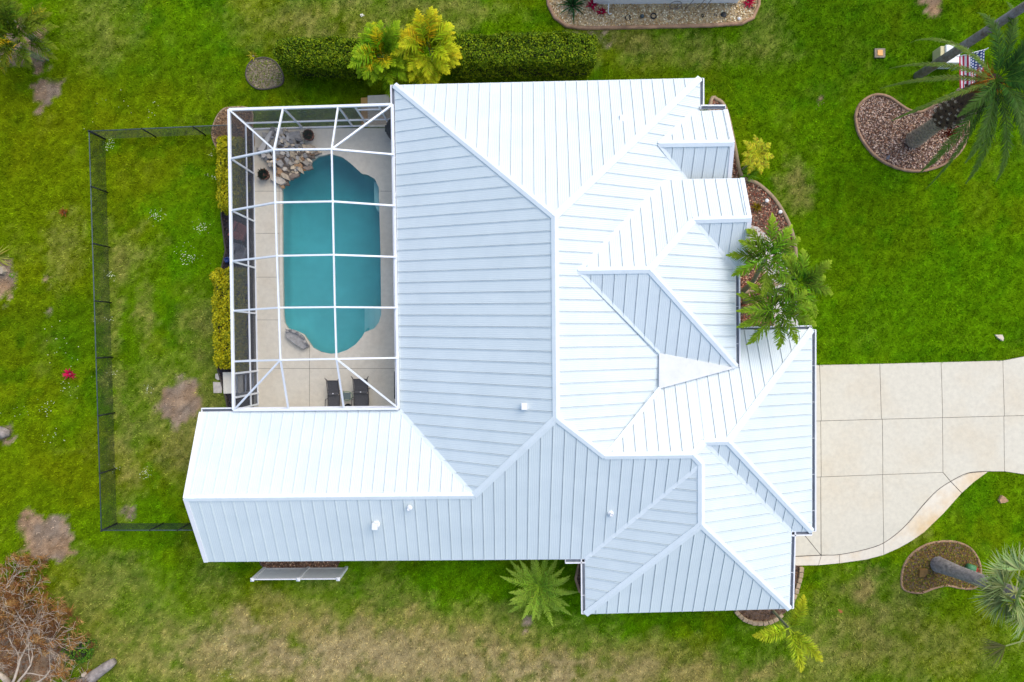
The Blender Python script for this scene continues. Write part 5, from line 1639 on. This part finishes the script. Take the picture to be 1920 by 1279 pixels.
# ------------------------------------------------------------------ neighbour house corner and the things along its wall
t = thing('neighbour_house', 'white wall of the neighbouring house behind the gravel bed', 'house', P(1245, -60))
ya = P(0, 11.5).y
m = MB(); m.prism([(P(1112, 0).x, ya + .06), (P(1382, 0).x, ya + .12), (P(1382, 0).x, ya + 8), (P(1112, 0).x, ya + 8)], -.1, 2.6); m.build('wall', M['wallwhite'], t)
m = MB(); xa, xb = P(1112, 0).x - .45, P(1382, 0).x + .45
m.add([(xa, ya - .4 + .9, 2.6), (xb, ya - .4 + .9, 2.6), (xb, ya + 8.4, 2.6), (xa, ya + 8.4, 2.6), (xa + 3, ya + 4.3, 4.1), (xb - 3, ya + 4.3, 4.1)], [(3, 2, 1, 0), (0, 1, 5, 4), (1, 2, 5), (2, 3, 4, 5), (3, 0, 4)]); m.build('roof', M['membrane'], t)
EXCLUDE.append([(P(1112, 0).x, ya), (P(1382, 0).x, ya), (P(1382, 0).x, ya + 8), (P(1112, 0).x, ya + 8)])


def ring_thing(name, label, cat, px, py, r, tube, mt, z=.08):
    b = P(px, py); m = MB()
    m.tube([(r * math.cos(a), r * math.sin(a), z) for a in np.linspace(0, 2 * math.pi, 21)], tube, 8, False)
    o = m.build(name, M[mt], None, True); o.location = b; return tag(o, label, cat)


ring_thing('hose_coil', 'dark ring of hose lying on the gravel nearer the cordylines', 'hose', 1177, 34, .11, .025, 'black', .045)
ring_thing('hose_coil', 'black ring of hose with pale centre in the middle of the gravel', 'hose', 1225, 31, .12, .03, 'black', .05)
ring_thing('wire_ring', 'thin grey metal ring on gravel beside the black round lid', 'ring', 1342, 28, .07, .015, 'rail', .04)
b = P(1356, 29); m = MB(); m.lathe((0, 0, 0), [(.14, 0), (.14, .06), (.12, .075), (.02, .08)], 18); o = m.build('valve_lid', M['black'], None, True); o.location = b; tag(o, 'black round lid on the gravel', 'lid')
b = P(1203, 33); m = MB(); m.lathe((0, 0, 0), [(.04, 0), (.05, .12), (.1, .14), (.06, .2), (.01, .22)], 12); o = m.build('path_light', M['rail'], None, True); o.location = b; tag(o, 'small grey stake light on the gravel between two hose rings', 'garden light')
spiky('dark_tuft', 'tiny dark plant on the gravel beside the wire ring', 'plant', 1317, 31, 26, .13, .05, lin(30, 40, 26), 51, (5, 70))
spiky('kerb_weed', 'tiny dark weed beside the rounded gravel kerb end', 'plant', 1411, 15, 14, .12, .04, lin(60, 64, 34), 52, (5, 70))
b = P(1385, 36); m = MB(); m.lathe((0, 0, 0), [(.07, 0), (.08, .05), (.05, .09), (.01, .1)], 14); o = m.build('globe_light', M['whitebox'], None, True); o.location = b; tag(o, 'small white globe light at the bright end of the gravel', 'garden light')
b = P(1140, 25); m = MB(); m.tube(smooth_path([(-.02, .32, .3), (-.02, .1, .3), (0, 0, .1), (.06, -.06, .05), (.16, -.03, .05)], 5), .025, 8); o = m.build('bent_pipe', M['whitebox'], None, True); o.location = b; tag(o, 'white bent pipe on the gravel next to a cordyline', 'pipe')
t = thing('wheel_rack', 'grey wire wheel and rods leaning on the white neighbour wall', 'garden ornament', (P(1290, 10).x, ya - .1, 0))
x0 = P(1264, 8).x
m = MB(); m.tube([(x0 + .27 * math.cos(a), ya - .06 - .05 * (1 - math.sin(a)), .30 + .27 * math.sin(a)) for a in np.linspace(0, 2 * math.pi, 25)], .017, 8, False); m.build('wheel', M['pole'], t, True)
for k, (dx, dz) in enumerate(((0, .3), (.5, .8), (1.0, .9), (1.3, .9))):
    m = MB(); m.tube([(x0 + dx, ya - .12 - .05 * (k > 0), .03), (x0 + dx + .25, ya - .03, dz)], .015, 8); m.build('rod', M['pole'], t, True)

# ------------------------------------------------------------------ dead fallen tree, log
b = P(28, 1262)
t = thing('dead_tree', 'dead tree with bare pale branches and rust-brown needles', 'tree', b)
r_ = np.random.default_rng(77)
segs = []


def grow(p, a, el, L_, rad, depth):
    pts_, rr = [p.copy()], [rad]
    for i in range(5):
        a += r_.normal(0, .16); el += r_.normal(0, .10) - .02
        el = max(min(el, .9), -.25)
        p = p + Vector((math.cos(a) * math.cos(el), math.sin(a) * math.cos(el), math.sin(el))) * L_ / 5
        p.z = max(p.z, .08)
        pts_.append(p.copy()); rr.append(rad * (1 - .11 * (i + 1)))
        if depth < 4 and i >= 1 and r_.random() < (.85 if depth < 3 else .55):
            s = 1 if r_.random() < .5 else -1
            grow(p.copy(), a + s * r_.uniform(.35, .85), el + r_.normal(0, .25), L_ * r_.uniform(.5, .75), rr[-1] * .62, depth + 1)
    segs.append((pts_, rr, depth))


for (x, y, a, L_) in ((20, 1290, 95, 2.3), (40, 1275, 60, 2.4), (10, 1300, 120, 2.4), (30, 1285, 35, 2.2), (-10, 1230, 85, 2.2), (0, 1180, 70, 1.8), (40, 1290, 15, 2.0), (-5, 1120, 50, 1.5), (60, 1215, 70, 1.9)):
    grow(P(x, y) + Vector((0, 0, r_.uniform(.25, .8))), R(a), R(r_.uniform(5, 30)), L_, .065, 0)
m = MB()
tr = MB(); tr.tube([(b.x - .2, b.y - .6, -.1), (b.x, b.y - .1, .5), (b.x + .1, b.y + .5, 1.1)], [.16, .13, .08], 10); tr.build('trunk', M['deadwood'], t, True)
for pts_, rr, dp in segs:
    if dp <= 1:
        mm = MB(); mm.tube(pts_, rr, 7); mm.build('branch', M['deadwood'], t, True)
    else:
        m.tube(pts_, [max(.006, v) for v in rr], 4, False)
o = m.build('twigs', M['deadwood'], t, True); o['kind'] = 'stuff'
qs, cs = [], []
for pts_, rr, dp in segs:
    if dp < 2: continue
    for p in pts_[2:]:
        if r_.random() < .72: continue
        n_ = 14
        a = r_.uniform(0, 6.28); dirc = np.array([math.cos(a), math.sin(a), r_.uniform(-.2, .1)])
        base = np.repeat(np.array(p)[None], n_, 0) + r_.normal(0, .05, (n_, 3)) + np.array([0, 0, -.22])
        dv = unit(dirc + r_.normal(0, .35, (n_, 3)))
        qs.append(leaf_quads(base, dv, unit(np.cross(dv, r_.normal(0, 1, (n_, 3)))), r_.uniform(.15, .34, n_), np.full(n_, .022)))
        cs.append(jitter([lin(160, 112, 58), lin(112, 74, 42), lin(178, 138, 84)][int(r_.integers(0, 3))], n_, .3, r_))
o = soup('dead_needles', np.concatenate(qs), np.concatenate(cs), M['leaf'], t); o['kind'] = 'stuff'
# litter under it
n_ = 5000
a = r_.uniform(-24.5, -19.2, n_); bb = r_.uniform(-16.5, -10.6, n_)
ok = (r_.random(n_) < np.clip(1.15 - np.hypot((a + 23.6) / 3.4, (bb + 14.2) / 3.0), 0, 1))
a, bb = a[ok], bb[ok]; n_ = len(a); an = r_.uniform(0, 6.28, n_)
dv = unit(np.stack([np.cos(an), np.sin(an), r_.uniform(-.1, .3, n_)], 1)); base = np.stack([a, bb, np.full(n_, .03)], 1)
o = soup('needle_litter', leaf_quads(base, dv, unit(np.cross(dv, [0, 0, 1.0])), r_.uniform(.1, .35, n_), np.full(n_, .02)), jitter(lin(130, 88, 52), n_, .45, r_), M['chip'])
tag(o, 'brown needle litter under the dead tree', 'litter', kind='stuff')
p, q_ = P(150, 1285, .2), P(214, 1240, .22)
t = thing('fallen_log', 'weathered grey log lying on the ground below the green shrub', 'log', (p.x, p.y, 0))
m = MB()
pts_ = [p.lerp(q_, f) + Vector((.02 * math.sin(f * 9), .02 * math.cos(f * 7), 0)) for f in np.linspace(0, 1, 9)]
m.tube(pts_, [.27, .26, .25, .26, .24, .23, .22, .2, .14], 14); m.build('log_trunk', M['logwood'], t, True)
cpt = P(156, 1266, .42)
m = MB(); m.lathe(cpt, [(.09, -.12), (.085, .02), (.02, .025)], 12); m.build('cut_knot', M['deadwood'], t)
p, q_ = P(-20, 806, .2), P(18, 812, .1)
m = MB(); m.tube([p - P(0, 806), Vector((q_.x - P(0, 806).x - .25, q_.y - P(0, 806).y, .17)), q_ - P(0, 806)], [.3, .26, .12], 12); o = m.build('grey_stump', M['logwood'], None, True); o.location = P(0, 806); tag(o, 'grey root stump on the bare patch at the lawn edge', 'stump')

# ------------------------------------------------------------------ clover flowers
r_ = np.random.default_rng(88)
CL = [(205, 272, 12, 40), (295, 405, 13, 40), (380, 428, 12, 40), (355, 480, 18, 60), (275, 888, 10, 30), (207, 516, 10, 26), (130, 725, 16, 18), (90, 765, 16, 22), (105, 815, 16, 14), (110, 650, 45, 20), (280, 730, 8, 16), (200, 205, 40, 10),
      (290, 215, 20, 8), (212, 700, 10, 10), (215, 880, 8, 10), (640, 690, 1, 0), (420, 1260, 14, 10), (15, 1205, 10, 0), (80, 545, 1, 0), (205, 600, 10, 8), (40, 770, 20, 8), (395, 290, 6, 8), (405, 335, 10, 14)]
ps = []
for cx, cy, s, n_ in CL:
    for _ in range(n_):
        p = P(cx + r_.normal(0, s * .6), cy + r_.normal(0, s * .55)); ps.append((p.x, p.y, r_.uniform(.06, .1)))
ps = np.array(ps); n_ = len(ps); an = r_.uniform(0, 6.28, n_)
dv = np.stack([np.cos(an), np.sin(an), np.zeros(n_)], 1); sv = np.stack([-np.sin(an), np.cos(an), np.zeros(n_)], 1)
sz = r_.uniform(.02, .045, n_)
o = soup('clover_flowers', leaf_quads(ps - dv * (sz / 2)[:, None], dv, sv, sz, sz), jitter(lin(226, 228, 190), n_, .15, r_), M['chip'])
tag(o, 'scattered tiny white clover flowers on the fenced lawn', 'flowers', kind='stuff')

# ------------------------------------------------------------------ grass blades
NB = 520000
r_ = np.random.default_rng(99)
bx, by = r_.uniform(-24, 24, NB), r_.uniform(-16.2, 16.2, NB)
ok = np.ones(NB, bool)
for pl in EXCLUDE:
    xs_ = [p[0] for p in pl]; ys_ = [p[1] for p in pl]
    cand = np.where(ok & (bx > min(xs_)) & (bx < max(xs_)) & (by > min(ys_)) & (by < max(ys_)))[0]
    if len(cand):
        ok[cand[inside(bx[cand], by[cand], pl)]] = False
bx, by = bx[ok], by[ok]
bc, dens = lawn_field(bx, by)
k_ = r_.random(len(bx)) < np.clip(dens + .05, 0, 1)
bx, by, bc = bx[k_], by[k_], bc[k_]
N_ = len(bx)
an = r_.uniform(0, 6.28, N_); lean = r_.uniform(.25, 1.2, N_); L_ = r_.uniform(.06, .16, N_); W_ = r_.uniform(.018, .042, N_)
base = np.stack([bx, by, np.full(N_, -.005)], 1)
dv = np.stack([np.cos(an) * np.sin(lean), np.sin(an) * np.sin(lean), np.cos(lean)], 1)
sv = np.stack([-np.sin(an), np.cos(an), np.zeros(N_)], 1)
tri = np.stack([base - sv * (W_ / 2)[:, None], base + sv * (W_ / 2)[:, None], base + dv * L_[:, None]], 1)
bcol = bc * r_.uniform(.5, 1.9, (N_, 1)) * 1.2
o = soup('grass', tri, np.clip(bcol, .002, .9), M['blade'])
tag(o, 'short green grass blades covering the lawn', 'grass', kind='stuff')
print('blades', N_)
